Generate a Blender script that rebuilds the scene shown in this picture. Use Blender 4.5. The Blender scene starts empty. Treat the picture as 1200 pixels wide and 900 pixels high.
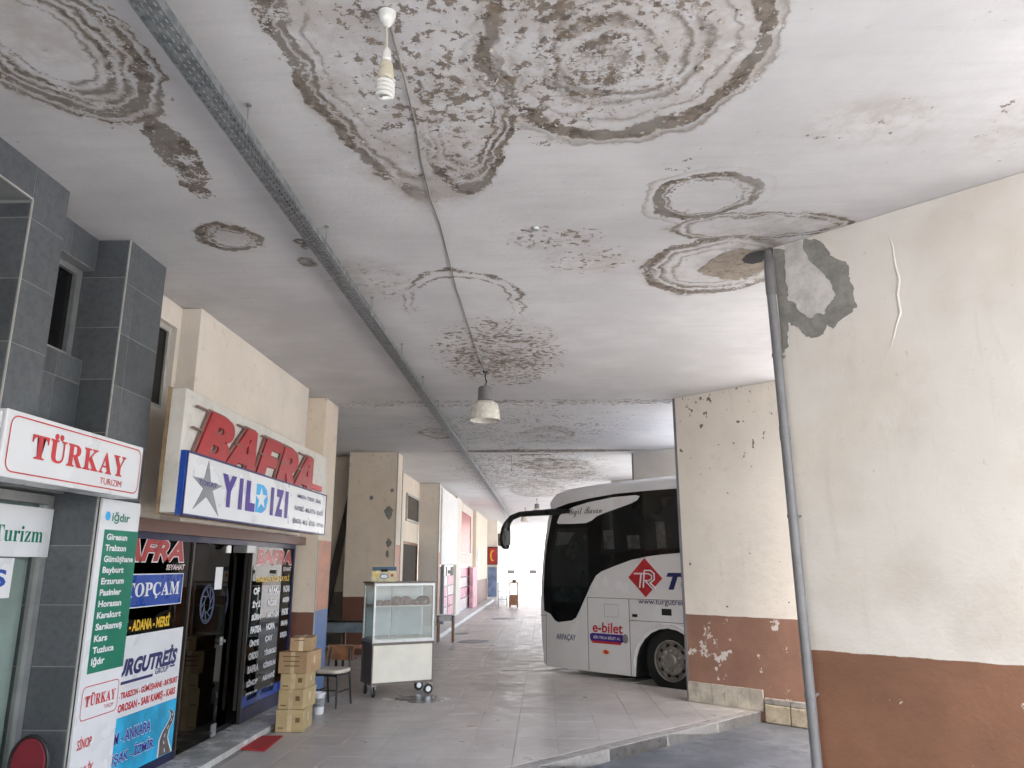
import bpy, bmesh, math, random
from mathutils import Vector, Matrix
random.seed(7)
SC = bpy.context.scene
COL = SC.collection
R = math.radians

# ------------------------------------------------------------------ camera, sky, sun, exposure
cam_d = bpy.data.cameras.new('camera')
cam_d.sensor_width = 36.0
cam_d.lens = 36.0 * 884.0 / 1200.0
cam_d.clip_start = 0.05
cam_d.clip_end = 2000.0
cam = bpy.data.objects.new('camera', cam_d)
COL.objects.link(cam)
cam.location = (0, 0, 1.8)
cam.rotation_euler = (R(90 + 13.57), 0, R(2.375))
SC.camera = cam

SUN_EL, SUN_AZ = 57.0, 171.0        # azimuth clockwise from +Y: the sun stands to the right and behind the camera
world = bpy.data.worlds.new('World')
SC.world = world
world.use_nodes = True
wn = world.node_tree
wbg = wn.nodes['Background']
sky = wn.nodes.new('ShaderNodeTexSky')
sky.sky_type = 'NISHITA'
sky.sun_disc = False
sky.sun_elevation = R(SUN_EL)
sky.sun_rotation = R(SUN_AZ)
sky.dust_density = 4.0
sky.air_density = 1.0
sky.ozone_density = 0.6
wn.links.new(sky.outputs[0], wbg.inputs[0])
wbg.inputs[1].default_value = 0.15

sun_d = bpy.data.lights.new('sun', 'SUN')
sun_d.energy = 2.4
sun_d.angle = R(0.6)
sun_d.color = (1.0, 0.965, 0.91)
sun = bpy.data.objects.new('sun', sun_d)
COL.objects.link(sun)
_sd = Vector((math.sin(R(SUN_AZ)) * math.cos(R(SUN_EL)), math.cos(R(SUN_AZ)) * math.cos(R(SUN_EL)), math.sin(R(SUN_EL))))
sun.rotation_euler = _sd.to_track_quat('Z', 'Y').to_euler()
sun.location = (20, -15, 40)

SC.view_settings.view_transform = 'Standard'
SC.view_settings.look = 'None'
SC.view_settings.gamma = 1.0
SC.view_settings.use_curve_mapping = False
SC.view_settings.exposure = 2.85
SC.cycles.use_denoising = True
SC.cycles.max_bounces = 8
SC.cycles.diffuse_bounces = 4
SC.cycles.use_adaptive_sampling = True
SC.cycles.adaptive_threshold = 0.02
SC.cycles.glossy_bounces = 4
SC.cycles.transparent_max_bounces = 12
SC.cycles.transmission_bounces = 6
SC.cycles.caustics_reflective = False
SC.cycles.caustics_refractive = False

# ------------------------------------------------------------------ material helpers
class NT:
    """small wrapper to write node trees tersely"""
    def __init__(self, name):
        self.m = bpy.data.materials.new(name)
        self.m.use_nodes = True
        self.t = self.m.node_tree
        self.b = self.t.nodes['Principled BSDF']
        self.out = self.t.nodes['Material Output']
        self._pos = None
    def n(self, typ, **kw):
        nd = self.t.nodes.new(typ)
        for k, v in kw.items():
            setattr(nd, k, v)
        return nd
    def put(self, sock, v):
        if hasattr(v, 'is_linked') or isinstance(v, bpy.types.NodeSocket):
            self.t.links.new(v, sock)
        else:
            if isinstance(v, (tuple, list)) and len(v) == 3 and sock.type == 'RGBA':
                v = (*v, 1.0)
            sock.default_value = v
    def pos(self):
        if self._pos is None:
            self._pos = self.n('ShaderNodeNewGeometry').outputs['Position']
        return self._pos
    def math(self, op, a, b=None, c=None, clamp=False):
        nd = self.n('ShaderNodeMath', operation=op, use_clamp=clamp)
        self.put(nd.inputs[0], a)
        if b is not None: self.put(nd.inputs[1], b)
        if c is not None: self.put(nd.inputs[2], c)
        return nd.outputs[0]
    def vec(self, op, a, b=None, s=None):
        nd = self.n('ShaderNodeVectorMath', operation=op)
        self.put(nd.inputs[0], a)
        if b is not None: self.put(nd.inputs[1], b)
        if s is not None: self.put(nd.inputs['Scale'], s)
        return nd.outputs[1] if op in ('LENGTH', 'DOT_PRODUCT', 'DISTANCE') else nd.outputs[0]
    def noise(self, scale, detail=4.0, rough=0.55, vec=None, color=False, dist=0.0):
        nd = self.n('ShaderNodeTexNoise')
        self.put(nd.inputs['Vector'], vec if vec is not None else self.pos())
        nd.inputs['Scale'].default_value = scale
        nd.inputs['Detail'].default_value = min(detail, 4.0)
        nd.inputs['Roughness'].default_value = rough
        nd.inputs['Distortion'].default_value = dist
        return nd.outputs['Color'] if color else nd.outputs['Fac']
    def step(self, v, lo, hi):
        nd = self.n('ShaderNodeMapRange', interpolation_type='SMOOTHSTEP')
        self.put(nd.inputs['Value'], v)
        self.put(nd.inputs['From Min'], lo)
        self.put(nd.inputs['From Max'], hi)
        return nd.outputs[0]
    def lin(self, v, lo, hi, a, b):
        nd = self.n('ShaderNodeMapRange')
        self.put(nd.inputs['Value'], v)
        for i, q in ((1, lo), (2, hi), (3, a), (4, b)):
            self.put(nd.inputs[i], q)
        return nd.outputs[0]
    def mix(self, f, a, b, blend='MIX'):
        nd = self.n('ShaderNodeMix', data_type='RGBA', blend_type=blend)
        self.put(nd.inputs['Factor'], f)
        self.put(nd.inputs[6], a)
        self.put(nd.inputs[7], b)
        return nd.outputs[2]
    def ramp(self, f, stops, interp='LINEAR'):
        nd = self.n('ShaderNodeValToRGB')
        cr = nd.color_ramp
        cr.interpolation = interp
        while len(cr.elements) < len(stops):
            cr.elements.new(0.5)
        for e, (p, v) in zip(cr.elements, stops):
            e.position = p
            e.color = (v, v, v, 1) if isinstance(v, (int, float)) else (*v, 1)
        self.put(nd.inputs[0], f)
        return nd.outputs[0]
    def bump(self, h, strength=0.3, dist=0.01):
        nd = self.n('ShaderNodeBump')
        nd.inputs['Strength'].default_value = strength
        nd.inputs['Distance'].default_value = dist
        self.put(nd.inputs['Height'], h)
        self.t.links.new(nd.outputs[0], self.b.inputs['Normal'])
    def col(self, c): self.put(self.b.inputs['Base Color'], c)
    def rough(self, c): self.put(self.b.inputs['Roughness'], c)
    def xyz(self, v=None):
        nd = self.n('ShaderNodeSeparateXYZ')
        self.put(nd.inputs[0], v if v is not None else self.pos())
        return nd.outputs

def M(name, c, rough=0.55, metal=0.0, var=0.12, vs=3.0, bump=0.0, bs=80.0, dirt=0.0, coat=0.0):
    k = NT(name)
    f = k.noise(vs, 3.0, 0.6)
    lo = tuple(x * (1 - var) for x in c)
    hi = tuple(min(1, x * (1 + var)) for x in c)
    cc = k.mix(k.step(f, 0.3, 0.7), lo, hi)
    if dirt:
        d = k.step(k.noise(vs * 2.3, 3.0, 0.7), 0.52, 0.75)
        cc = k.mix(k.math('MULTIPLY', d, dirt), cc, tuple(x * 0.35 for x in c))
    k.col(cc)
    k.rough(k.lin(f, 0.3, 0.7, max(0.02, rough - 0.07), min(1, rough + 0.07)))
    k.b.inputs['Metallic'].default_value = metal
    k.b.inputs['Coat Weight'].default_value = coat
    if bump:
        k.bump(k.noise(bs, 4.0), bump, 0.004)
    return k.m

def glass_mat(name, tint=(0.75, 0.8, 0.8), rough=0.01, refl=1.45):
    k = NT(name)
    tr = k.n('ShaderNodeBsdfTransparent'); tr.inputs[0].default_value = (*tint, 1)
    gl = k.n('ShaderNodeBsdfGlossy'); gl.inputs['Roughness'].default_value = rough
    fr = k.n('ShaderNodeFresnel')
    k.put(fr.inputs[0], k.lin(k.n('ShaderNodeNewGeometry').outputs['Backfacing'], 0.0, 1.0, refl, 1.0 / refl))
    mx = k.n('ShaderNodeMixShader')
    k.t.links.new(fr.outputs[0], mx.inputs[0])
    k.t.links.new(tr.outputs[0], mx.inputs[1])
    k.t.links.new(gl.outputs[0], mx.inputs[2])
    k.t.links.new(mx.outputs[0], k.out.inputs[0])
    return k.m

# ------------------------------------------------------------------ mesh helpers
class MB:
    def __init__(self):
        self.v = []; self.f = []; self.mi = []
    def add(self, vs, fs, mi=0):
        o = len(self.v)
        self.v += [tuple(p) for p in vs]
        for f in fs:
            self.f.append([i + o for i in f]); self.mi.append(mi)
        return self
    def box(self, x0, x1, y0, y1, z0, z1, mi=0):
        return self.add([(x0,y0,z0),(x1,y0,z0),(x1,y1,z0),(x0,y1,z0),(x0,y0,z1),(x1,y0,z1),(x1,y1,z1),(x0,y1,z1)],
                        [(3,2,1,0),(4,5,6,7),(0,1,5,4),(1,2,6,5),(2,3,7,6),(3,0,4,7)], mi)
    def obox(self, o, ax, ay, az, x0, x1, y0, y1, z0, z1, mi=0):
        o = Vector(o); ax = Vector(ax); ay = Vector(ay); az = Vector(az)
        P = lambda x, y, z: tuple(o + ax * x + ay * y + az * z)
        return self.add([P(x0,y0,z0),P(x1,y0,z0),P(x1,y1,z0),P(x0,y1,z0),P(x0,y0,z1),P(x1,y0,z1),P(x1,y1,z1),P(x0,y1,z1)],
                        [(3,2,1,0),(4,5,6,7),(0,1,5,4),(1,2,6,5),(2,3,7,6),(3,0,4,7)], mi)
    def poly(self, pts, mi=0):
        return self.add(pts, [list(range(len(pts)))], mi)
    def prism(self, pts, d, mi=0):
        """pts: planar loop seen counter-clockwise from the front; d: vector from front to back"""
        n = len(pts); d = Vector(d)
        back = [tuple(Vector(p) + d) for p in pts]
        fs = [list(range(n)), list(range(2 * n - 1, n - 1, -1))]
        fs += [[i, n + i, n + (i + 1) % n, (i + 1) % n] for i in range(n)]
        return self.add(list(pts) + back, fs, mi)
    def tube(self, path, r, seg=8, closed=False, mi=0, caps=True):
        path = [Vector(p) for p in path]
        n = len(path); rings = []
        rr = r if isinstance(r, (list, tuple)) else [r] * n
        prev = None
        for i, p in enumerate(path):
            if closed: t = path[(i + 1) % n] - path[i - 1]
            else: t = path[min(i + 1, n - 1)] - path[max(i - 1, 0)]
            t.normalize()
            if prev is None:
                a = Vector((0, 0, 1)) if abs(t.z) < 0.9 else Vector((1, 0, 0))
                u = t.cross(a).normalized()
            else:
                u = (prev - t * prev.dot(t)).normalized()
            w = t.cross(u)
            prev = u
            rings.append([tuple(p + (u * math.cos(q) + w * math.sin(q)) * rr[i]) for q in [2 * math.pi * k / seg for k in range(seg)]])
        vs = [v for rg in rings for v in rg]
        fs = []
        for i in range(n if closed else n - 1):
            j = (i + 1) % n
            for k in range(seg):
                k2 = (k + 1) % seg
                fs.append((i * seg + k, i * seg + k2, j * seg + k2, j * seg + k))
        if caps and not closed:
            fs.append(tuple(range(seg - 1, -1, -1)))
            fs.append(tuple((n - 1) * seg + k for k in range(seg)))
        return self.add(vs, fs, mi)
    def lathe(self, o, prof, seg=20, ax=(1,0,0), ay=(0,1,0), az=(0,0,1), mi=0):
        """prof: (radius, height) list, revolved round az through o"""
        o = Vector(o); ax = Vector(ax); ay = Vector(ay); az = Vector(az)
        vs = []; fs = []
        for r, h in prof:
            for k in range(seg):
                q = 2 * math.pi * k / seg
                vs.append(tuple(o + az * h + (ax * math.cos(q) + ay * math.sin(q)) * max(r, 1e-4)))
        for i in range(len(prof) - 1):
            for k in range(seg):
                k2 = (k + 1) % seg
                fs.append((i * seg + k, i * seg + k2, (i + 1) * seg + k2, (i + 1) * seg + k))
        return self.add(vs, fs, mi)

ROOTM = {}
def root_matrix(o):
    while o.parent: o = o.parent
    return ROOTM.get(o.name, o.matrix_basis.copy())

def mesh_of(name, mb, mats, inv=None, smooth=None):
    me = bpy.data.meshes.new(name)
    vs = mb.v if inv is None else [tuple(inv @ Vector(p)) for p in mb.v]
    me.from_pydata(vs, [], mb.f)
    if not isinstance(mats, (list, tuple)): mats = [mats]
    for m in mats: me.materials.append(m)
    if len(mats) > 1:
        me.polygons.foreach_set('material_index', mb.mi)
    if smooth is not None:
        me.polygons.foreach_set('use_smooth', [True] * len(me.polygons))
        me.set_sharp_from_angle(angle=R(smooth))
    me.update()
    return me

def part(name, mb, mat, parent, smooth=None, bevel=0.0, kind=None):
    """a mesh given in world coordinates, child of a thing (or of one of its parts)"""
    inv = root_matrix(parent).inverted()
    o = bpy.data.objects.new(name, mesh_of(name, mb, mat, inv, smooth))
    COL.objects.link(o)
    o.parent = parent
    if bevel: add_bevel(o, bevel)
    if kind: o['kind'] = kind
    return o

def add_bevel(o, w, seg=2):
    md = o.modifiers.new('bevel', 'BEVEL')
    md.width = w; md.segments = seg; md.limit_method = 'ANGLE'; md.angle_limit = R(40)

def tag(o, label, cat, group=None):
    o['label'] = label; o['category'] = cat
    if group: o['group'] = group
    return o

def thing(name, label, cat, loc=(0,0,0), rz=0.0, group=None):
    o = bpy.data.objects.new(name, None)
    o['kind'] = 'thing'
    o.empty_display_size = 0.1
    COL.objects.link(o)
    o.location = loc
    o.rotation_euler = (0, 0, rz)
    ROOTM[o.name] = Matrix.Translation(loc) @ Matrix.Rotation(rz, 4, 'Z')
    return tag(o, label, cat, group)

def solo(name, mb, mat, label=None, cat=None, group=None, smooth=None, bevel=0.0, kind=None):
    """a thing that is one mesh, origin at the middle of its base"""
    xs = [p[0] for p in mb.v]; ys = [p[1] for p in mb.v]; zs = [p[2] for p in mb.v]
    loc = Vector(((min(xs) + max(xs)) / 2, (min(ys) + max(ys)) / 2, min(zs)))
    mt = Matrix.Translation(loc)
    o = bpy.data.objects.new(name, mesh_of(name, mb, mat, mt.inverted(), smooth))
    COL.objects.link(o)
    o.location = loc
    ROOTM[o.name] = mt
    if bevel: add_bevel(o, bevel)
    if label: tag(o, label, cat, group)
    if kind: o['kind'] = kind
    return o

# planes that things lie on: u = to the reader's right, v = up, n = out of the plane
class Plane:
    def __init__(self, o, u, v):
        self.o = Vector(o); self.u = Vector(u); self.v = Vector(v); self.n = self.u.cross(self.v)
    def p(self, u, v, n=0.0):
        return tuple(self.o + self.u * u + self.v * v + self.n * n)
    def rect(self, mb, u0, u1, v0, v1, n0, n1, mi=0):
        return mb.obox(self.o, self.u, self.v, self.n, u0, u1, v0, v1, n0, n1, mi)
    def shape(self, mb, pts, n0, n1, mi=0):
        return mb.prism([self.p(u, v, n1) for u, v in pts], self.n * (n0 - n1), mi)
def facade(x): return Plane((x, 0, 0), (0, 1, 0), (0, 0, 1))          # faces the platform, u = Y, v = Z

TEXTQ = []
def text(s, plane, u0, u1, v0, v1, mat, parent, n=0.003, depth=0.0, bold=0.0, shear=0.0, name='lettering', res=3, sub=None):
    c = bpy.data.curves.new('lettering', 'FONT')
    c.body = s; c.offset = bold; c.shear = shear; c.resolution_u = res
    c.align_x = 'CENTER'
    o = bpy.data.objects.new('lettering_curve', c)
    COL.objects.link(o)
    TEXTQ.append((o, plane, u0, u1, v0, v1, mat, parent, n, depth, name))

def flush_text():
    bpy.context.view_layer.update()
    dg = bpy.context.evaluated_depsgraph_get()
    for o, pl, u0, u1, v0, v1, mat, parent, n, depth, name in TEXTQ:
        src = bpy.data.meshes.new_from_object(o.evaluated_get(dg))
        xs = [v.co.x for v in src.vertices]; ys = [v.co.y for v in src.vertices]
        if not xs: continue
        x0, x1, y0, y1 = min(xs), max(xs), min(ys), max(ys)
        sx = (u1 - u0) / max(x1 - x0, 1e-6); sy = (v1 - v0) / max(y1 - y0, 1e-6)
        mb = MB()
        vs = [pl.p(u0 + (v.co.x - x0) * sx, v0 + (v.co.y - y0) * sy, n) for v in src.vertices]
        fs = [list(p.vertices) for p in src.polygons]
        mb.add(vs, fs)
        if depth:
            nv = len(vs)
            edges = {}
            for f in fs:
                for i in range(len(f)):
                    a, b = f[i], f[(i + 1) % len(f)]
                    edges[(a, b)] = edges.get((a, b), 0) + 1
            back = [tuple(Vector(p) - pl.n * depth) for p in vs]
            sides = [[b, a, a + nv, b + nv] for (a, b) in edges if (b, a) not in edges]
            mb = MB(); mb.add(vs + back, fs + sides)
        part(name, mb, mat, parent)
        bpy.data.meshes.remove(src)
    for q in TEXTQ:
        cu = q[0].data
        bpy.data.objects.remove(q[0]); bpy.data.curves.remove(cu)
    TEXTQ.clear()

def serif(s):      # bold serif capitals / lower case
    out = ''
    for ch in s:
        if 'A' <= ch <= 'Z': out += chr(0x1D400 + ord(ch) - 65)
        elif 'a' <= ch <= 'z': out += chr(0x1D41A + ord(ch) - 97)
        else: out += ch
    return out
def bolditalic(s):
    return ''.join(chr(0x1D63C + ord(c) - 65) if 'A' <= c <= 'Z' else c for c in s)
def script(s):
    out = ''
    for ch in s:
        if 'A' <= ch <= 'Z': out += chr(0x1D4D0 + ord(ch) - 65)
        elif 'a' <= ch <= 'z': out += chr(0x1D4EA + ord(ch) - 97)
        else: out += ch
    return out
def disc_pts(u, v, ru, rv=None, n=18):
    rv = rv or ru
    return [(u + ru * math.cos(2 * math.pi * k / n), v + rv * math.sin(2 * math.pi * k / n)) for k in range(n)]
def serif_word(word, pl, u0, u1, v0, v1, mat, parent, n=0.003, fade=None):
    wd = {'T': 1.0, 'Ü': 1.05, 'R': 1.05, 'K': 1.1, 'A': 1.0, 'Y': 1.0, 'O': 1.05, 'P': 0.9, 'Ç': 1.0, 'M': 1.3}
    tot = sum(wd[c] for c in word); g = (u1 - u0) / tot; u = u0
    for c in word:
        w = wd[c] * g
        base = {'Ü': 'U', 'Ç': 'C'}.get(c, c)
        text(serif(base), pl, u + 0.04 * w, u + 0.97 * w, v0, v1, mat, parent, n=n, bold=0.012)
        if c == 'Ü':
            for du in (0.36, 0.64):
                mb = MB(); pl.shape(mb, disc_pts(u + du * w, v1 + 0.13 * (v1 - v0), 0.11 * w), n - 0.002, n)
                part('lettering', mb, mat, parent)
        if c == 'Ç':
            mb = MB(); pl.shape(mb, [(u + .42*w, v0), (u + .58*w, v0), (u + .62*w, v0 - .16*(v1-v0)), (u + .40*w, v0 - .22*(v1-v0))], n - 0.002, n)
            part('lettering', mb, mat, parent)
        u += w
def star_pts(cu, cv, ru, rv, rot=90, inner=0.42):
    pts = []
    for k in range(10):
        a = R(rot + 36 * k); f = 1 if k % 2 == 0 else inner
        pts.append((cu + ru * f * math.cos(a), cv + rv * f * math.sin(a)))
    return pts
def ring_strips(pl, mb, u0, u1, v0, v1, r, w, n0, n1):
    """rounded rectangle outline of line width w"""
    def loop(i):
        q = []
        rr = r - i
        for cu, cv, a0 in ((u1 - r, v1 - r, 0), (u0 + r, v1 - r, 90), (u0 + r, v0 + r, 180), (u1 - r, v0 + r, 270)):
            for k in range(6):
                a = R(a0 + 18 * k)
                q.append((cu + rr * math.cos(a), cv + rr * math.sin(a)))
        return q
    A, B = loop(0), loop(w)
    m = len(A)
    vs = [pl.p(*q, n1) for q in A] + [pl.p(*q, n1) for q in B]
    mb.add(vs, [[i, (i + 1) % m, m + (i + 1) % m, m + i] for i in range(m)])
    return mb

# ------------------------------------------------------------------ layout constants (metres)
CEIL = 4.25
ANG = R(47.94)                                                       # bay walls against the corridor
WD = Vector((math.sin(ANG), -math.cos(ANG), 0))                      # along a bay wall, towards the right
ND = Vector((math.cos(ANG), math.sin(ANG), 0))                       # behind it
KD = Vector((-0.7071, -0.7071, 0))                                   # along a kerb
ENDS = {0: Vector((1.80, 0.0, 0)), 1: Vector((1.83, 5.63, 0)), 2: Vector((1.965, 11.15, 0)), 3: Vector((1.99, 16.82, 0)),
        4: Vector((2.0, 22.45, 0)), 5: Vector((2.0, 28.1, 0)), 6: Vector((2.0, 33.7, 0)), 7: Vector((2.0, 39.3, 0)), 8: Vector((2.0, 44.9, 0))}
def bayplane(i, off=0.0): return Plane(ENDS[i] - ND * off, WD, (0, 0, 1))   # faces the camera side
ASPH = -0.12

# ------------------------------------------------------------------ surface materials
STAINS = [
    # kind, cx, cy, rx, ry, options   (metres on the ceiling)
    ('ring', 0.40, 3.22, 0.72, 0.80, dict(stops=[(0, 0), (0.40, 0.0), (0.46, 0.6), (0.50, 0.1), (0.58, 0.5), (0.62, 0.0), (0.70, 0.05), (0.74, 0.45), (0.78, 0.0), (0.84, 0.15), (0.875, 1.0), (0.97, 1.0), (1.0, 0.15), (1.05, 0.45), (1.09, 0.0)], lo=0.34, hi=0.42, side=(0.8, 0.4, 0.6))),
    ('ring', 0.33, 3.30, 0.30, 0.32, dict(stops=[(0, 0.5), (0.45, 0.55), (0.6, 1.0), (0.7, 0.1), (0.95, 0.8), (1.05, 0)], lo=0.42, hi=0.52, gain=0.75)),
    ('speck', 0.05, 3.35, 0.45, 0.80, dict(thr=0.60)),
    ('speck', 0.40, 3.20, 0.66, 0.72, dict(thr=0.65)),
    ('ring', -0.72, 3.10, 0.54, 1.66, dict(stops=[(0, 0), (0.60, 0.0), (0.66, 0.5), (0.70, 0.0), (0.76, 0.1), (0.80, 0.95), (0.86, 0.2), (0.90, 1.0), (0.98, 1.0), (1.02, 0.0)], lo=0.36, hi=0.45, side=(-0.75, -0.55, 0.12))),
    ('ring', -0.42, 3.85, 0.27, 0.80, dict(stops=[(0, 0), (0.45, 0.0), (0.52, 0.9), (0.60, 0.0), (0.72, 0.9), (0.80, 0.05), (0.88, 1.0), (0.98, 0.9), (1.02, 0.0)], rot=-8, lo=0.38, hi=0.46, side=(0.6, 0.8, 0.1))),
    ('speck', -0.55, 3.25, 0.60, 1.20, dict(thr=0.60)),
    ('speck', -0.72, 3.9, 0.42, 0.7, dict(thr=0.65)),
    ('ring', -2.40, 3.02, 0.47, 0.72, dict(stops=[(0, 0.0), (0.40, 0.0), (0.45, 0.6), (0.50, 0.0), (0.60, 0.85), (0.66, 0.0), (0.72, 0.8), (0.78, 0.05), (0.83, 1.0), (0.91, 0.8), (0.94, 0.0), (1.01, 0.8), (1.04, 0.0)], rot=8, lo=0.36, hi=0.46, side=(0.2, 0.8, 0.5))),
    ('ring', -2.24, 4.16, 0.12, 0.50, dict(stops=[(0, 0.8), (0.4, 0.6), (0.7, 1.0), (0.9, 1.0), (1.0, 0)], rot=-8, lo=0.40, hi=0.47)),
    ('ring', -2.38, 5.28, 0.26, 0.25, dict(stops=[(0, 0.06), (0.55, 0.0), (0.62, 0.6), (0.70, 0.1), (0.80, 1.0), (0.98, 0.9), (1.02, 0)], lo=0.32, hi=0.42)),
    ('ring', -1.88, 5.42, 0.08, 0.12, dict(stops=[(0, 0.6), (0.6, 0.8), (1.0, 0)], lo=0.3, hi=0.42)),
    ('ring', -1.95, 5.75, 0.10, 0.16, dict(stops=[(0, 0.3), (0.6, 0.5), (1.0, 0)], lo=0.40, hi=0.5)),
    ('ring', 1.12, 4.76, 0.37, 0.34, dict(stops=[(0, 0.0), (0.62, 0.0), (0.69, 0.7), (0.74, 0.2), (0.83, 1.0), (0.97, 0.9), (1.01, 0), (1.2, 0.35), (1.24, 0)], rot=18, lo=0.32, hi=0.42, side=(-0.8, 0.1, 0.45), nosoft=1)),
    ('ring', 1.46, 6.02, 0.60, 0.64, dict(stops=[(0, 0.0), (0.52, 0.0), (0.58, 0.55), (0.63, 0.0), (0.75, 0.7), (0.79, 0.0), (0.90, 0.95), (0.98, 0.8), (1.02, 0)], lo=0.34, hi=0.44, side=(-0.7, 0.5, 0.4))),
    ('ring', 1.62, 5.24, 0.68, 0.23, dict(stops=[(0, 0.0), (0.70, 0.0), (0.80, 0.6), (0.86, 0.0), (0.95, 0.8), (1.02, 0)], rot=2, lo=0.36, hi=0.46, gain=0.85)),
    ('ring', -0.75, 6.95, 0.60, 1.0, dict(stops=[(0, 0), (0.78, 0.0), (0.82, 0.7), (0.86, 0.0), (0.92, 0.0), (0.96, 0.9), (1.01, 0.0)], lo=0.38, hi=0.48, side=(0.15, -1.1, 0.0), nosoft=1)),
    ('speck', -0.50, 8.75, 0.85, 1.6, dict(thr=0.565)),
    ('speck', -0.45, 9.3, 0.65, 0.9, dict(thr=0.55, gain=0.9)),
    ('ring', -0.50, 8.9, 0.55, 0.6, dict(stops=[(0, 0.6), (0.5, 0.5), (1.0, 0.0)], lo=0.46, hi=0.56, gain=0.7)),
    ('speck', 0.10, 5.40, 0.42, 0.24, dict(thr=0.59)),
    ('speck', 0.42, 5.85, 0.52, 0.36, dict(thr=0.645)),
    ('speck', -1.5, 6.2, 0.5, 0.6, dict(thr=0.66, gain=0.8)),
    ('speck', 2.85, 3.95, 0.42, 0.46, dict(thr=0.66, inner=0.5)),
    ('speck', 1.9, 3.9, 0.5, 0.3, dict(thr=0.70)),
    ('speck', 0.9, 4.35, 0.12, 0.12, dict(thr=0.60)),
    ('ring', 0.1, 16.40, 2.3, 0.27, dict(stops=[(0, 1.0), (0.6, 0.9), (1.0, 0.0)], lo=0.34, hi=0.44)),
    ('ring', -0.2, 16.95, 0.5, 0.12, dict(stops=[(0, 1.0), (0.6, 0.8), (1.0, 0.0)], lo=0.38, hi=0.48)),
    ('speck', 0.0, 16.4, 3.2, 0.45, dict(thr=0.66)),
    ('speck', -0.6, 11.4, 4.6, 0.30, dict(thr=0.585, gain=0.85)),
    ('ring', 0.1, 14.3, 0.5, 0.9, dict(stops=[(0, 0.2), (0.5, 0.2), (0.7, 0.5), (0.8, 0.1), (0.95, 0.6), (1.05, 0)], lo=0.47, hi=0.57, gain=0.8, side=(0.6, -0.5, 0.1))),
    ('ring', -2.0, 14.1, 0.35, 0.6, dict(stops=[(0, 0.3), (0.6, 0.1), (0.9, 0.6), (1.02, 0)], lo=0.44, hi=0.54)),
    ('ring', 0.6, 20.3, 0.8, 1.6, dict(stops=[(0, 0.4), (0.5, 0.4), (0.75, 0.6), (0.85, 0.3), (0.95, 0.6), (1.1, 0)], lo=0.50, hi=0.60, gain=0.8)),
    ('ring', -0.2, 25.0, 0.9, 2.6, dict(stops=[(0, 0.5), (0.6, 0.5), (0.75, 0.7), (0.85, 0.4), (0.95, 0.6), (1.1, 0)], lo=0.50, hi=0.60, gain=0.8)),
    ('speck', -0.3, 21.0, 2.4, 6.0, dict(thr=0.585)),
    ('speck', -0.4, 13.8, 2.6, 2.6, dict(thr=0.625, gain=0.85)),
    ('ring', 0.2, 18.6, 0.9, 1.1, dict(stops=[(0, 0.5), (0.6, 0.5), (0.8, 0.9), (0.9, 0.3), (1.0, 0.7), (1.1, 0)], lo=0.46, hi=0.56)),
    ('speck', 0.0, 33.0, 2.4, 8.0, dict(thr=0.585)),
]
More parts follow.
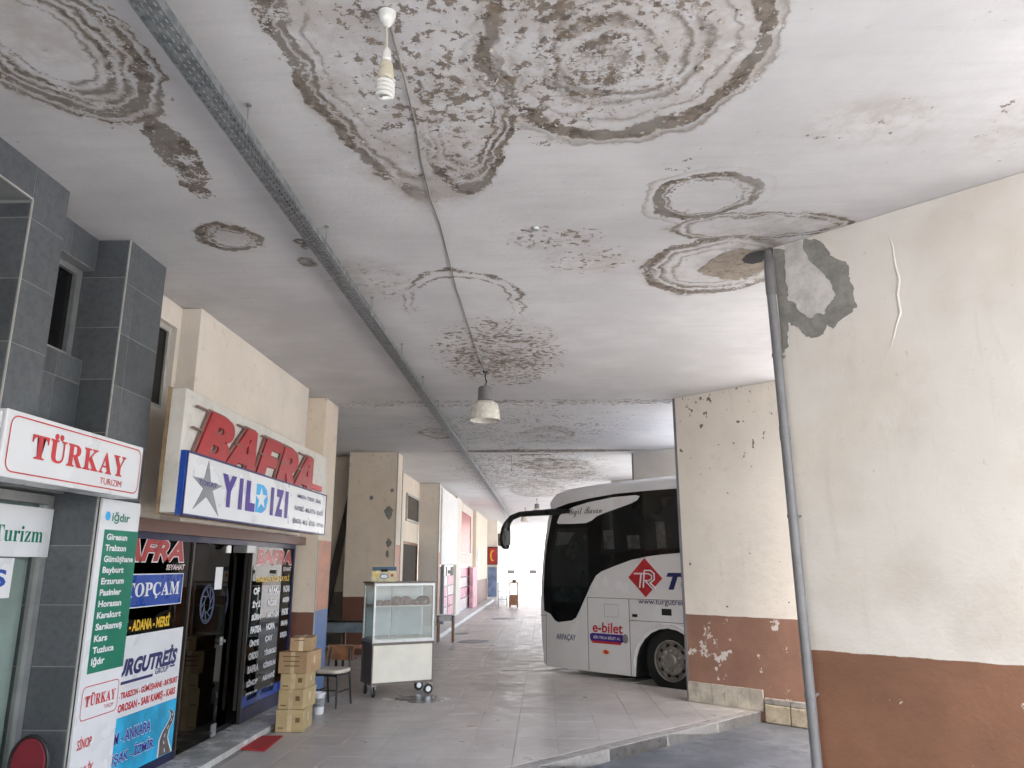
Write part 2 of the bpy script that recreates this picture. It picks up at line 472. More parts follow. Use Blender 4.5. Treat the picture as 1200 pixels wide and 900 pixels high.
def plaster_ceiling(x0, x1, y0, y1, bounce_lift=False):
    """white wash with the damp stains that touch this part of the slab"""
    k = NT('stained_white_plaster_ceiling')
    P = k.pos()
    base = k.mix(k.step(k.noise(1.1, 6.0, 0.6), 0.32, 0.7), (0.62, 0.62, 0.63) if bounce_lift else (0.505, 0.498, 0.502), (0.70, 0.695, 0.695) if bounce_lift else (0.60, 0.592, 0.594))  # deep slabs get a paler base colour that stands in for bounced light
    st = k.n('ShaderNodeMapping'); k.put(st.inputs[0], P); st.inputs['Scale'].default_value = (0.7, 7.0, 1.0); st.inputs['Rotation'].default_value = (0, 0, R(12))
    base = k.mix(k.math('MULTIPLY', k.step(k.noise(2.2, 5.0, 0.68, vec=st.outputs[0]), 0.42, 0.72), 0.26), base, (0.44, 0.43, 0.425))
    k.rough(0.85)
    k.bump(k.noise(24.0, 5.0, 0.65), 0.35, 0.008)
    here = []
    for sdef in STAINS:
        kind, cx, cy, rx, ry, op = sdef
        m = 1.3
        if cx + rx * m + .25 > x0 and cx - rx * m - .25 < x1 and cy + ry * m + .25 > y0 and cy - ry * m - .25 < y1:
            here.append(sdef)
    if not here:
        k.col(base)
        return k.m
    wob = k.vec('SCALE', k.vec('SUBTRACT', k.noise(3.2, 3.0, 0.6, color=True), (0.5, 0.5, 0.5)), s=0.24)
    Q = k.vec('ADD', P, wob)
    fine = k.vec('SCALE', k.vec('SUBTRACT', k.noise(20.0, 3.0, 0.7, color=True), (0.5, 0.5, 0.5)), s=0.06)
    Q = k.vec('ADD', Q, fine)
    brk = k.math('ADD', k.noise(5.0, 4.0, 0.68), k.math('MULTIPLY', k.math('SUBTRACT', k.noise(44.0, 4.0, 0.75), 0.5), 0.75))
    tone = k.noise(12.0, 4.0, 0.7)
    spots = k.math('ADD', k.noise(15.0, 6.0, 0.70), k.math('MULTIPLY', k.math('SUBTRACT', k.noise(2.6, 2.0), 0.5), 0.30))
    masks = [0.0]; spk = [0.0]; soft = [0.0]
    for kind, cx, cy, rx, ry, op in here:
        d = k.vec('SUBTRACT', Q, (cx, cy, CEIL))
        rot = op.get('rot', 0.0)
        if rot:
            mp = k.n('ShaderNodeMapping', vector_type='POINT')
            k.put(mp.inputs[0], d); mp.inputs['Rotation'].default_value = (0, 0, R(rot)); d = mp.outputs[0]
        d2 = k.vec('MULTIPLY', d, (1 / rx, 1 / ry, 0.0))
        ln = k.math('MULTIPLY', k.vec('LENGTH', d2), 0.5)
        gain = op.get('gain', 1.0)
        if kind == 'ring':
            r = k.ramp(ln, [(p * 0.5, v) for p, v in op['stops']])
            mk = k.math('MULTIPLY', r, k.step(brk, op['lo'], op['hi']))
            if 'side' in op:
                sd = op['side']
                mk = k.math('MULTIPLY', mk, k.lin(k.vec('DOT_PRODUCT', d2, (sd[0], sd[1], 0)), -0.8, 0.8, sd[2], 1.0))
            masks.append(k.math('MULTIPLY', mk, gain) if gain != 1 else mk)
            if rx > 0.2 and not op.get('nosoft'): soft.append(k.ramp(ln, [(0.0, 0.55), (0.40, 0.7), (0.49, 0.9), (0.56, 0.0)]))
        else:
            inner = op.get('inner', 0)
            area = k.ramp(ln, [(0.0, 1.0), (0.30, 0.9), (0.5, 0.0)] if not inner else [(0.0, 0.25), (inner * 0.5, 0.4), (0.42, 1.0), (0.5, 0.0)])
            t = k.step(k.math('ADD', spots, k.math('MULTIPLY', area, 0.10)), op['thr'] + 0.035, op['thr'] + 0.065)
            mk = k.math('MULTIPLY', t, k.step(area, 0.02, 0.2))
            spk.append(k.math('MULTIPLY', mk, gain) if gain != 1 else mk)
            if 0.4 < rx < 1.0: soft.append(k.ramp(ln, [(0.0, 0.75), (0.28, 0.6), (0.5, 0.0)]))
    def acc(ms):
        a_ = ms[0]
        for b_ in ms[1:]: a_ = k.math('MAXIMUM', a_, b_)
        return a_
    stain = acc(masks); sp = acc(spk)
    wash = k.math('MULTIPLY', acc(soft), k.step(k.math('ADD', k.noise(3.4, 4.0, 0.7), k.math('MULTIPLY', k.math('SUBTRACT', tone, 0.5), 0.5)), 0.36, 0.66))
    base = k.mix(k.math('MULTIPLY', wash, 0.60), base, (0.30, 0.252, 0.20))
    halo = k.step(k.math('MAXIMUM', stain, k.math('MULTIPLY', sp, 0.6)), 0.02, 0.35)
    base = k.mix(k.math('MULTIPLY', k.step(k.noise(9.0, 4.0, 0.7), 0.50, 0.62), k.math('MULTIPLY', halo, 0.6)), base, (0.47, 0.40, 0.345))
    brown = k.mix(k.step(tone, 0.34, 0.66), (0.060, 0.045, 0.031), (0.22, 0.18, 0.14))
    brown = k.mix(k.step(k.noise(3.0, 2.0), 0.48, 0.62), brown, (0.19, 0.172, 0.148))
    c = k.mix(k.math('MULTIPLY', k.step(stain, 0.06, 0.62), 0.92), base, brown)
    mould = k.mix(k.step(tone, 0.4, 0.6), (0.075, 0.05, 0.031), (0.18, 0.132, 0.092))
    stray = k.math('MULTIPLY', k.step(k.noise(16.0, 3.0, 0.62), 0.665, 0.72), k.step(k.noise(0.9, 2.0), 0.44, 0.58))
    c = k.mix(k.math('MULTIPLY', stray, 0.55), c, (0.26, 0.20, 0.15))
    k.col(k.mix(k.math('MULTIPLY', sp, 0.80), c, mould))
    return k.m

def painted_wall(name, cream=(0.66, 0.585, 0.49), band=(0.27, 0.125, 0.075), zb=1.2, peel=0.0, mould=0.0, cold=0.0):
    k = NT(name)
    x = k.xyz()
    f = k.noise(0.9, 6.0, 0.62)
    up = k.mix(k.step(f, 0.3, 0.7), tuple(q * 0.93 for q in cream), tuple(min(1, q * 1.05) for q in cream))
    up = k.mix(k.math('MULTIPLY', k.step(k.noise(5.0, 6.0, 0.72), 0.55, 0.72), 0.18), up, (0.45, 0.38, 0.30))
    if cold:
        up = k.mix(k.math('MULTIPLY', k.step(k.noise(1.3, 4.0), 0.4, 0.62), cold), up, (0.68, 0.66, 0.62))
    if mould:
        d = k.step(k.math('ADD', k.noise(10.0, 2.0, 0.5), k.lin(x[2], 2.4, 4.25, 0.0, 0.11)), 0.735, 0.775)
        up = k.mix(k.math('MULTIPLY', d, mould), up, (0.11, 0.085, 0.06))
    sm = k.n('ShaderNodeMapping'); k.put(sm.inputs[0], k.pos()); sm.inputs['Scale'].default_value = (5.0, 5.0, 0.55)
    runs = k.math('MULTIPLY', k.step(k.noise(1.6, 4.0, 0.7, vec=sm.outputs[0]), 0.56, 0.72), 0.22)
    up = k.mix(runs, up, tuple(q * 0.72 for q in cream))
    up = k.mix(k.math('MULTIPLY', k.step(k.noise(13.0, 3.0, 0.7), 0.68, 0.73), 0.35), up, (0.36, 0.29, 0.22))
    lo = k.mix(k.step(k.noise(1.7, 6.0, 0.65), 0.3, 0.7), tuple(q * 0.86 for q in band), tuple(q * 1.12 for q in band))
    if peel:
        bare = k.step(k.math('ADD', k.noise(5.5, 6.0, 0.66), k.math('MULTIPLY', k.noise(1.4, 2.0), 0.35)), 0.80 - peel * 0.05, 0.83 - peel * 0.05)
        lo = k.mix(bare, lo, (0.60, 0.55, 0.50))
    edge = k.math('ADD', x[2], k.math('MULTIPLY', k.math('SUBTRACT', k.noise(4.0, 4.0, 0.7), 0.5), 0.030))
    k.col(k.mix(k.step(edge, zb - 0.003, zb + 0.003), lo, up))
    k.rough(k.lin(x[2], zb - 0.01, zb + 0.01, 0.5, 0.8))
    k.bump(k.math('ADD', k.noise(34.0, 4.0, 0.65), k.math('MULTIPLY', k.noise(3.2, 2.0), 4.0)), 0.38, 0.008)
    return k.m

def floor_tile_mat(name, island=False):
    k = NT(name)
    r = k.n('ShaderNodeNewGeometry').outputs['Random Per Island'] if island else k.n('ShaderNodeObjectInfo').outputs['Random']
    base = k.mix(r, (0.435, 0.40, 0.368), (0.49, 0.452, 0.416))
    mott = k.noise(7.0, 6.0, 0.68)
    base = k.mix(k.math('MULTIPLY', k.step(mott, 0.35, 0.68), 0.45), base, (0.385, 0.35, 0.318))
    dirt = k.step(k.noise(0.55, 6.0, 0.62), 0.48, 0.70)
    base = k.mix(k.math('MULTIPLY', dirt, 0.50), base, (0.24, 0.22, 0.20))
    oil = k.step(k.noise(2.6, 4.0, 0.72), 0.58, 0.76)
    base = k.mix(k.math('MULTIPLY', oil, 0.32), base, (0.20, 0.18, 0.165))
    # spill under the cart, scuffs
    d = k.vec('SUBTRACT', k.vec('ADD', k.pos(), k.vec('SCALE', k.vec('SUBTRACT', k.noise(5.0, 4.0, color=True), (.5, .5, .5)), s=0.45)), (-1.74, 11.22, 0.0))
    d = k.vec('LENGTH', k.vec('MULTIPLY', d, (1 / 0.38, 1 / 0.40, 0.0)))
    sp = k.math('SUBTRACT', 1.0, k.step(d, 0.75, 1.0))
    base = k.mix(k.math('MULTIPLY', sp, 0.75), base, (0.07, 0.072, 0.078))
    base = k.mix(k.math('MULTIPLY', k.step(k.noise(24.0, 4.0, 0.7), 0.66, 0.72), 0.15), base, (0.16, 0.14, 0.125))
    k.col(base)
    k.rough(k.lin(k.math('SUBTRACT', k.noise(3.0, 5.0), k.math('MULTIPLY', sp, 0.3)), 0.3, 0.7, 0.26, 0.50))
    k.bump(k.noise(45.0, 4.0), 0.10, 0.003)
    return k.m

def asphalt_mat():
    k = NT('worn_grey_asphalt')
    a = k.mix(k.step(k.noise(1.6, 6.0, 0.65), 0.35, 0.68), (0.085, 0.088, 0.092), (0.15, 0.154, 0.159))
    a = k.mix(k.math('MULTIPLY', k.step(k.noise(4.5, 6.0, 0.7, dist=0.6), 0.52, 0.66), 0.6), a, (0.05, 0.052, 0.056))
    a = k.mix(k.math('MULTIPLY', k.step(k.noise(220.0, 2.0), 0.5, 0.65), 0.35), a, (0.19, 0.195, 0.20))
    k.col(a)
    k.rough(0.75)
    k.bump(k.noise(160.0, 3.0), 0.5, 0.006)
    return k.m

def concrete_mat(name, c, s=4.0, dark=0.5):
    k = NT(name)
    a = k.mix(k.step(k.noise(s, 7.0, 0.7), 0.3, 0.7), tuple(q * 0.75 for q in c), tuple(q * 1.1 for q in c))
    a = k.mix(k.math('MULTIPLY', k.step(k.noise(s * 3.1, 6.0, 0.75), 0.52, 0.66), dark), a, tuple(q * 0.35 for q in c))
    k.col(a); k.rough(0.85)
    k.bump(k.noise(50.0, 6.0, 0.7), 0.5, 0.008)
    return k.m

def slate_tile_mat():
    k = NT('grey_slate_wall_tile')
    r = k.n('ShaderNodeObjectInfo').outputs['Random']
    a = k.mix(r, (0.074, 0.082, 0.088), (0.108, 0.118, 0.125))
    a = k.mix(k.math('MULTIPLY', k.step(k.noise(22.0, 6.0, 0.7), 0.4, 0.7), 0.5), a, (0.045, 0.051, 0.058))
    a = k.mix(k.math('MULTIPLY', k.step(k.noise(3.0, 5.0, 0.7), 0.55, 0.75), 0.25), a, (0.15, 0.16, 0.17))
    k.col(a)
    k.rough(k.lin(k.noise(8.0, 4.0), 0.3, 0.7, 0.34, 0.5))
    k.bump(k.noise(70.0, 5.0), 0.12, 0.003)
    return k.m

def perforated_steel():
    k = NT('perforated_galvanised_steel')
    x = k.xyz()
    # rows of slots along the tray: through-holes
    fx = k.math('ABSOLUTE', k.math('SUBTRACT', k.math('FRACT', k.math('MULTIPLY', k.math('ADD', x[0], 1.72), 1 / 0.03)), 0.5))
    row = k.math('FLOOR', k.math('MULTIPLY', k.math('ADD', x[0], 1.72), 1 / 0.03))
    fy = k.math('ABSOLUTE', k.math('SUBTRACT', k.math('FRACT', k.math('ADD', k.math('MULTIPLY', x[1], 1 / 0.05), k.math('MULTIPLY', row, 0.5))), 0.5))
    hole = k.math('MULTIPLY', k.math('LESS_THAN', fx, 0.20), k.math('LESS_THAN', fy, 0.26))
    k.col(k.mix(k.step(k.noise(18.0, 4.0, 0.7), 0.35, 0.65), (0.20, 0.225, 0.23), (0.36, 0.385, 0.39)))
    k.rough(0.42); k.b.inputs['Metallic'].default_value = 0.75
    tr = k.n('ShaderNodeBsdfTransparent')
    mx = k.n('ShaderNodeMixShader')
    k.t.links.new(hole, mx.inputs[0]); k.t.links.new(k.b.outputs[0], mx.inputs[1]); k.t.links.new(tr.outputs[0], mx.inputs[2])
    k.t.links.new(mx.outputs[0], k.out.inputs[0])
    return k.m

MAT = dict(
    wall1=painted_wall('cream_and_brown_painted_render', band=(0.205, 0.095, 0.053), cream=(0.60, 0.555, 0.495), zb=1.235, peel=-0.6, cold=0.5),
    wall2=painted_wall('cream_and_brown_peeling_render', cream=(0.70, 0.645, 0.565), band=(0.26, 0.143, 0.10), zb=1.145, peel=0.5, mould=0.9),
    cream=painted_wall('cream_painted_render', cream=(0.74, 0.645, 0.53), band=(0.16, 0.068, 0.045), zb=1.17, mould=0.2),
    creamup=painted_wall('cream_upper_render', cream=(0.72, 0.655, 0.575), zb=-9.0, mould=0.1),
    greydado=painted_wall('cream_and_grey_render', cream=(0.70, 0.63, 0.53), band=(0.24, 0.24, 0.22), zb=1.25),
    tile=floor_tile_mat('beige_floor_tile'), tile_i=floor_tile_mat('beige_floor_tiles_far', True),
    grout=M('floor_grout', (0.32, 0.30, 0.275), 0.9, bump=0.3),
    asphalt=asphalt_mat(),
    kerb=concrete_mat('worn_concrete_kerb', (0.32, 0.295, 0.265), 5.0, 0.6),
    outground=concrete_mat('pale_yard_concrete', (0.42, 0.42, 0.41), 0.8, 0.2),
    slate=slate_tile_mat(), slategrout=M('pale_tile_grout', (0.23, 0.235, 0.235), 0.9),
    trim=M('white_corner_trim', (0.42, 0.415, 0.39), 0.45, dirt=0.2, vs=6),
    steel=M('galvanised_steel', (0.34, 0.36, 0.36), 0.42, 0.75, 0.2, 12),
    perf=perforated_steel(),
    white=M('white_sign_plastic', (0.68, 0.69, 0.70), 0.30, var=0.04, vs=2, bump=0.1, bs=7.0),
    offwhite=M('aged_white_sheet', (0.60, 0.58, 0.53), 0.5, var=0.08, dirt=0.25, vs=4),
    red=M('red_print', (0.52, 0.028, 0.035), 0.4, var=0.12, vs=9),
    redplastic=M('red_letter_plastic', (0.37, 0.022, 0.025), 0.35, var=0.15, vs=7, dirt=0.25),
    letterside=M('brown_letter_side', (0.20, 0.12, 0.10), 0.5),
    green=M('green_print', (0.0, 0.165, 0.095), 0.36, var=0.12, bump=0.25, bs=8.0),
    bluedark=M('dark_blue_frame_paint', (0.010, 0.012, 0.055), 0.4),
    navy=M('navy_print', (0.018, 0.022, 0.115), 0.4),
    purple=M('indigo_print', (0.055, 0.022, 0.24), 0.4),
    cyan=M('cyan_print', (0.02, 0.36, 0.60), 0.34, var=0.3, vs=2.5, bump=0.3, bs=8.0),
    lblue=M('sky_blue_print', (0.03, 0.36, 0.68), 0.4),
    blue=M('blue_print', (0.012, 0.06, 0.32), 0.3, var=0.15, bump=0.25, bs=8.0),
    yellow=M('yellow_print', (0.66, 0.42, 0.02), 0.4),
    pwhite=M('white_print', (0.70, 0.71, 0.72), 0.4, var=0.05),
    greystar=M('grey_print', (0.24, 0.25, 0.26), 0.45),
    black=M('black_print', (0.02, 0.02, 0.022), 0.4),
    blackmetal=M('black_painted_metal', (0.018, 0.018, 0.019), 0.4, 0.2),
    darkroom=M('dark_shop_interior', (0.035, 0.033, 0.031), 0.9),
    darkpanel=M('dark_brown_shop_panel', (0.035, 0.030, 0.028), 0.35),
    alu=M('grey_aluminium', (0.40, 0.41, 0.41), 0.38, 0.6, 0.1, 8, dirt=0.15),
    glass=glass_mat('shop_glass', (0.85, 0.88, 0.87)),
    clearglass=glass_mat('display_glass', (0.90, 0.93, 0.92), refl=1.42),
    smoked=glass_mat('smoked_door_glass', (0.12, 0.12, 0.12), refl=1.30),
    marble=M('pale_marble_sill', (0.50, 0.49, 0.46), 0.25, var=0.2, vs=4, dirt=0.25),
    plinth=M('weathered_marble_plinth', (0.42, 0.385, 0.32), 0.55, var=0.22, vs=5, bump=0.3, bs=40, dirt=0.45),
    pipe=M('grey_plastic_pipe', (0.175, 0.175, 0.18), 0.45, var=0.1, vs=5, dirt=0.2),
    cement=concrete_mat('grey_cement_patch', (0.25, 0.245, 0.22), 7.0, 0.2),
    skim=concrete_mat('pale_plaster_patch', (0.54, 0.52, 0.49), 6.0, 0.06),
    broken=concrete_mat('broken_damp_plaster', (0.30, 0.25, 0.20), 6.0, 0.75),
    wood=M('brown_veneer', (0.24, 0.115, 0.055), 0.45, var=0.3, vs=6),
    cardboard=M('brown_cardboard', (0.38, 0.25, 0.135), 0.8, var=0.12, vs=5, dirt=0.1),
    cardboard2=M('ochre_cardboard', (0.42, 0.32, 0.165), 0.8, var=0.12, vs=5, dirt=0.1),
    cardprint=M('brown_carton_print', (0.17, 0.09, 0.04), 0.8),
    tape=M('pale_packing_tape', (0.55, 0.42, 0.26), 0.3),
    seatcream=M('cream_vinyl_seat', (0.55, 0.50, 0.42), 0.5, dirt=0.3, vs=10),
    cabinet=M('cream_laminate', (0.72, 0.70, 0.61), 0.45, var=0.05, dirt=0.08),
    cartframe=M('brown_grey_edge_profile', (0.14, 0.115, 0.10), 0.45, 0.2),
    rubber=M('black_rubber', (0.02, 0.02, 0.02), 0.7),
    castermetal=M('bright_caster_metal', (0.55, 0.56, 0.57), 0.3, 0.8),
    bread=M('browned_pastry', (0.13, 0.042, 0.013), 0.7, var=0.4, vs=18),
    tray=M('pale_tray', (0.60, 0.58, 0.54), 0.5),
    flake=M('flaked_wash', (0.34, 0.305, 0.26), 0.85, var=0.35, vs=6, dirt=0.4),
    backing=M('pale_blue_backing', (0.34, 0.39, 0.42), 0.5, var=0.08),
    blueplank=M('faded_blue_plank', (0.17, 0.23, 0.28), 0.6, var=0.2, vs=6, dirt=0.2),
    salmon=M('salmon_paint', (0.50, 0.235, 0.155), 0.6, var=0.15, vs=5, dirt=0.12),
    bluepaint=M('blue_paint', (0.07, 0.155, 0.36), 0.55, var=0.2, vs=6, dirt=0.2),
    brownband=M('dark_brown_paint', (0.13, 0.055, 0.04), 0.55, var=0.2, vs=5),
    redmat=M('red_rubber_mat', (0.36, 0.02, 0.025), 0.8, bump=0.5, bs=150),
    redchair=M('dark_red_fabric', (0.17, 0.012, 0.022), 0.8, bump=0.3, bs=200),
    pink=M('pink_poster', (0.64, 0.33, 0.38), 0.5, var=0.3, vs=2.5),
    pinkpale=M('pale_pink_poster', (0.66, 0.54, 0.53), 0.5, var=0.2, vs=2.5),
    curtain=M('grey_green_blind', (0.46, 0.52, 0.49), 0.7, var=0.12),
    lampglass=M('dusty_opal_glass', (0.66, 0.64, 0.57), 0.25, var=0.1, vs=20, dirt=0.05),
    bulbwhite=M('white_bulb_glass', (0.58, 0.58, 0.55), 0.2, var=0.03),
    bulbbase=M('yellowed_plastic', (0.46, 0.43, 0.33), 0.4),
    cable=M('grey_cable', (0.23, 0.21, 0.19), 0.6),
    housewhite=M('sunlit_white_render', (0.42, 0.415, 0.40), 0.85, var=0.04, bump=0.2),
    paperwhite=M('white_paper', (0.74, 0.74, 0.73), 0.7, var=0.04),
    stone=concrete_mat('rough_stone_block', (0.42, 0.36, 0.26), 6.0, 0.6),
    poster_dark=M('dark_poster', (0.10, 0.08, 0.075), 0.4, var=0.5, vs=4),
)
# bus
MAT['buswhite'] = M('white_bus_paint', (0.80, 0.80, 0.81), 0.22, var=0.03, vs=1.5, coat=0.6)
MAT['busglass'] = M('black_bus_glass', (0.006, 0.006, 0.007), 0.05, var=0.05)
MAT['busglass'].node_tree.nodes['Principled BSDF'].inputs['Specular IOR Level'].default_value = 0.28
MAT['seam'] = M('dark_panel_gap', (0.05, 0.05, 0.055), 0.6)
MAT['under'] = M('black_underbody', (0.012, 0.012, 0.012), 0.8)
MAT['rim'] = M('grey_steel_wheel', (0.30, 0.28, 0.25), 0.45, 0.5, 0.25, 9, dirt=0.4)
MAT['mirrorblack'] = M('black_mirror_plastic', (0.015, 0.015, 0.016), 0.3)
MAT['tyre'] = M('black_tyre_rubber', (0.009, 0.009, 0.009), 0.75, dirt=0.2)

# ------------------------------------------------------------------ ground, asphalt, platform
def sheet(name, pts, z, mat):
    return solo(name, MB().poly([(x, y, z) for x, y in pts]), mat, kind='structure')
sheet('ground', [(-400, -400), (400, -400), (400, 600), (-400, 600)], ASPH - 0.006, MAT['outground'])
sheet('asphalt', [(-1.5, -6), (3.4, -6), (3.4, 50), (-1.5, 50)], ASPH, MAT['asphalt'])

edge = []                                        # sawtooth platform edge from far to near
for i in range(8, 0, -1):
    k0 = ENDS[i] + WD * (1.05 if i != 3 else 2.35)
    gap = 0.22 if i == 2 else 0.78
    if i == 3: gap = 0.80
    prev = ENDS[i - 1]
    t = (k0 - prev).dot(ND) - gap                # distance to the plane beside the wall before
    k1 = k0 + KD * (t / -KD.dot(ND))
    k2 = prev + ND * gap + WD * 1.30
    k3 = prev + WD * 1.05
    edge += [k0, k1, k2, k3]
poly = [(-7.3, -6.0)] + [(-0.6, -6.0), (-0.6, -1.0)] + [(p.x, p.y) for p in reversed(edge)] + [(2.9, 49.0), (-7.3, 49.0)]
base = MB(); base.prism([(x, y, -0.006) for x, y in poly], (0, 0, -0.2))
platform = solo('platform', base, MAT['grout'], kind='structure')

K0 = ENDS[2] + WD * 1.05                          # the kerb in view
kt = (K0 - ENDS[1]).dot(ND) - 0.22
K1 = K0 + KD * (kt / -KD.dot(ND))
KN = Vector((KD.y, -KD.x, 0))                     # across the kerb; points to the platform side or away
if KN.dot(Vector((-1, 1, 0))) < 0: KN = -KN
def inside(x, y):
    c = False; n = len(poly); j = n - 1
    for i in range(n):
        xi, yi = poly[i]; xj, yj = poly[j]
        if (yi > y) != (yj > y) and x < (xj - xi) * (y - yi) / (yj - yi) + xi: c = not c
        j = i
    return c
def clip(pts, o, n):                              # keep the side where (p-o).n > 0
    out = []
    for i in range(len(pts)):
        a, b = pts[i], pts[(i + 1) % len(pts)]
        da = (a[0] - o.x) * n.x + (a[1] - o.y) * n.y
        db = (b[0] - o.x) * n.x + (b[1] - o.y) * n.y
        if da >= 0: out.append(a)
        if da * db < 0:
            t = da / (da - db)
            out.append((a[0] + (b[0] - a[0]) * t, a[1] + (b[1] - a[1]) * t))
    return out
TS, TG = 0.45, 0.0018
def tile_mesh(mb, pts, top=0.0):
    """flat tile with a chamfered rim"""
    n = len(pts)
    cx = sum(p[0] for p in pts) / n; cy = sum(p[1] for p in pts) / n
    def ins(p, d):
        v = Vector((p[0] - cx, p[1] - cy)); L = max(v.length, 1e-6)
        return (p[0] - v.x / L * d, p[1] - v.y / L * d)
    vs = [(p[0], p[1], top - 0.012) for p in pts] + [(p[0], p[1], top - 0.0015) for p in pts] + [(*ins(p, 0.004), top) for p in pts]
    fs = [list(range(2 * n, 3 * n))]
    for r in (0, 1):
        fs += [[r * n + i, r * n + (i + 1) % n, (r + 1) * n + (i + 1) % n, (r + 1) * n + i] for i in range(n)]
    mb.add(vs, fs)
whole = MB(); h = TS / 2 - TG
tile_mesh(whole, [(-h, -h), (h, -h), (h, h), (-h, h)])
whole_me = mesh_of('floor_tile', whole, MAT['tile'])
far_tiles = MB(); cells = []
kerb_in = K0 + KN * 0.16
X0, Y0 = -3.02, 7.0
for j in range(-36, 94):
    for i in range(-10, 13):
        cx, cy = X0 + (i + 0.5) * TS, Y0 + (j + 0.5) * TS
        pts = [(cx - h, cy - h), (cx + h, cy - h), (cx + h, cy + h), (cx - h, cy + h)]
        cut = False
        if 4.6 < cy < 10.9 and cx > -1.2:
            q = clip(pts, kerb_in, KN)
            if len(q) < 3: continue
            if len(q) != 4 or any(abs(a[0] - b[0]) > 1e-6 for a, b in zip(q, pts)):
                cut = True; pts = q
        if not cut and not all(inside(*p) for p in pts):
            if not (11.0 < cy < 15.5 and cx > 0): continue
            q = clip(pts, ENDS[2] + ND * 0.798, -ND)
            if len(q) < 3: continue
            mx, my = sum(p[0] for p in q) / len(q), sum(p[1] for p in q) / len(q)
            if not inside(mx, my): continue
            cut = True; pts = q
        if cx < -3.07 and (cy < 11.55 or cy > 16.3): continue
        a = 0.0
        for p, q2 in zip(pts, pts[1:] + pts[:1]): a += p[0] * q2[1] - q2[0] * p[1]
        if abs(a) < 0.01: continue
        cells.append((cx, cy, pts, cut))
view = sorted([c for c in cells if c[1] > 7.3 and abs(c[0]) < 3.1], key=lambda c: c[1])[:300]
inview = set(id(c) for c in view)
for c in cells:
    cx, cy, pts, cut = c
    if id(c) in inview:
        dz = random.uniform(-0.0012, 0.0012)
        if cut:
            m = MB(); tile_mesh(m, [(p[0] - cx, p[1] - cy) for p in pts])
            o = bpy.data.objects.new('floor_tile', mesh_of('floor_tile', m, MAT['tile']))
        else:
            o = bpy.data.objects.new('floor_tile', whole_me)
        COL.objects.link(o)
        o.parent = platform
        o.location = Vector((cx, cy, dz)) - platform.location
        o.rotation_euler = (random.uniform(-.0012, .0012), random.uniform(-.0012, .0012), random.choice((0, 1, 2, 3)) * math.pi / 2 if not cut else 0)
    else:
        tile_mesh(far_tiles, pts)
part('floor_tiling', far_tiles, MAT['tile_i'], platform, kind='stuff')

# kerb stones along the platform edge in view
L = (K1 - K0).length; nst = 4
for i in range(nst):
    a = K0 + KD * (L * i / nst + 0.004); b = L / nst - 0.008
    m = MB()
    m.obox((0, 0, 0), KD, KN, (0, 0, 1), 0, b, 0, 0.155, -0.2, 0.001 - 0.002 * (i % 2))
    m.v = [(p[0] + a.x, p[1] + a.y, p[2]) for p in m.v]
    o = part('kerb_stone', m, MAT['kerb'], platform, bevel=0.006)
# low marble sill before the shops on the left
# ------------------------------------------------------------------ ceiling
ceil = MB(); cmats = []
CX1 = 3.35                                                            # canopy edge on the yard side
yb = [-9.0, 11.42, 16.55, 22.2, 27.8, 33.4, 39.0, 44.6, 49.0]  # near end, unseen behind the camera, drawn out to dim the near ceiling
for a, b in zip(yb, yb[1:]):
    a += 0.011; b -= 0.011
    ceil.add([(-7.6, a, CEIL), (CX1, a, CEIL), (CX1, b, CEIL), (-7.6, b, CEIL), (-7.6, a, CEIL + .28), (CX1, a, CEIL + .28), (CX1, b, CEIL + .28), (-7.6, b, CEIL + .28)],
             [(0, 1, 5, 4), (1, 2, 6, 5), (2, 3, 7, 6), (3, 0, 4, 7)], 0)
    ycuts = [a] + [q for q in (1.6, 5.05, 7.4) if a < q < b] + [b]
    for c, d in zip(ycuts, ycuts[1:]):
        xc = [-7.6, -1.45, 1.2, CX1] if d < 12 else [-7.6, CX1]
        for e, f in zip(xc, xc[1:]):
            if c > 27: mi_ = 0
            else:
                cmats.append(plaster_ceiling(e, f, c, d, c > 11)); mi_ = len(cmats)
            ceil.add([(e, c, CEIL), (f, c, CEIL), (f, d, CEIL), (e, d, CEIL)], [(3, 2, 1, 0)], mi_)
ceil.box(-7.6, CX1, -9.0, 49.0, CEIL + 0.281, CEIL + 0.40)
ceil.box(CX1 + .001, CX1 + 0.3, -9.0, 49.0, CEIL - 0.02, CEIL + 0.40)            # fascia on the yard side
solo('ceiling', ceil, [plaster_ceiling(90, 91, 90, 91, True)] + cmats, kind='structure')

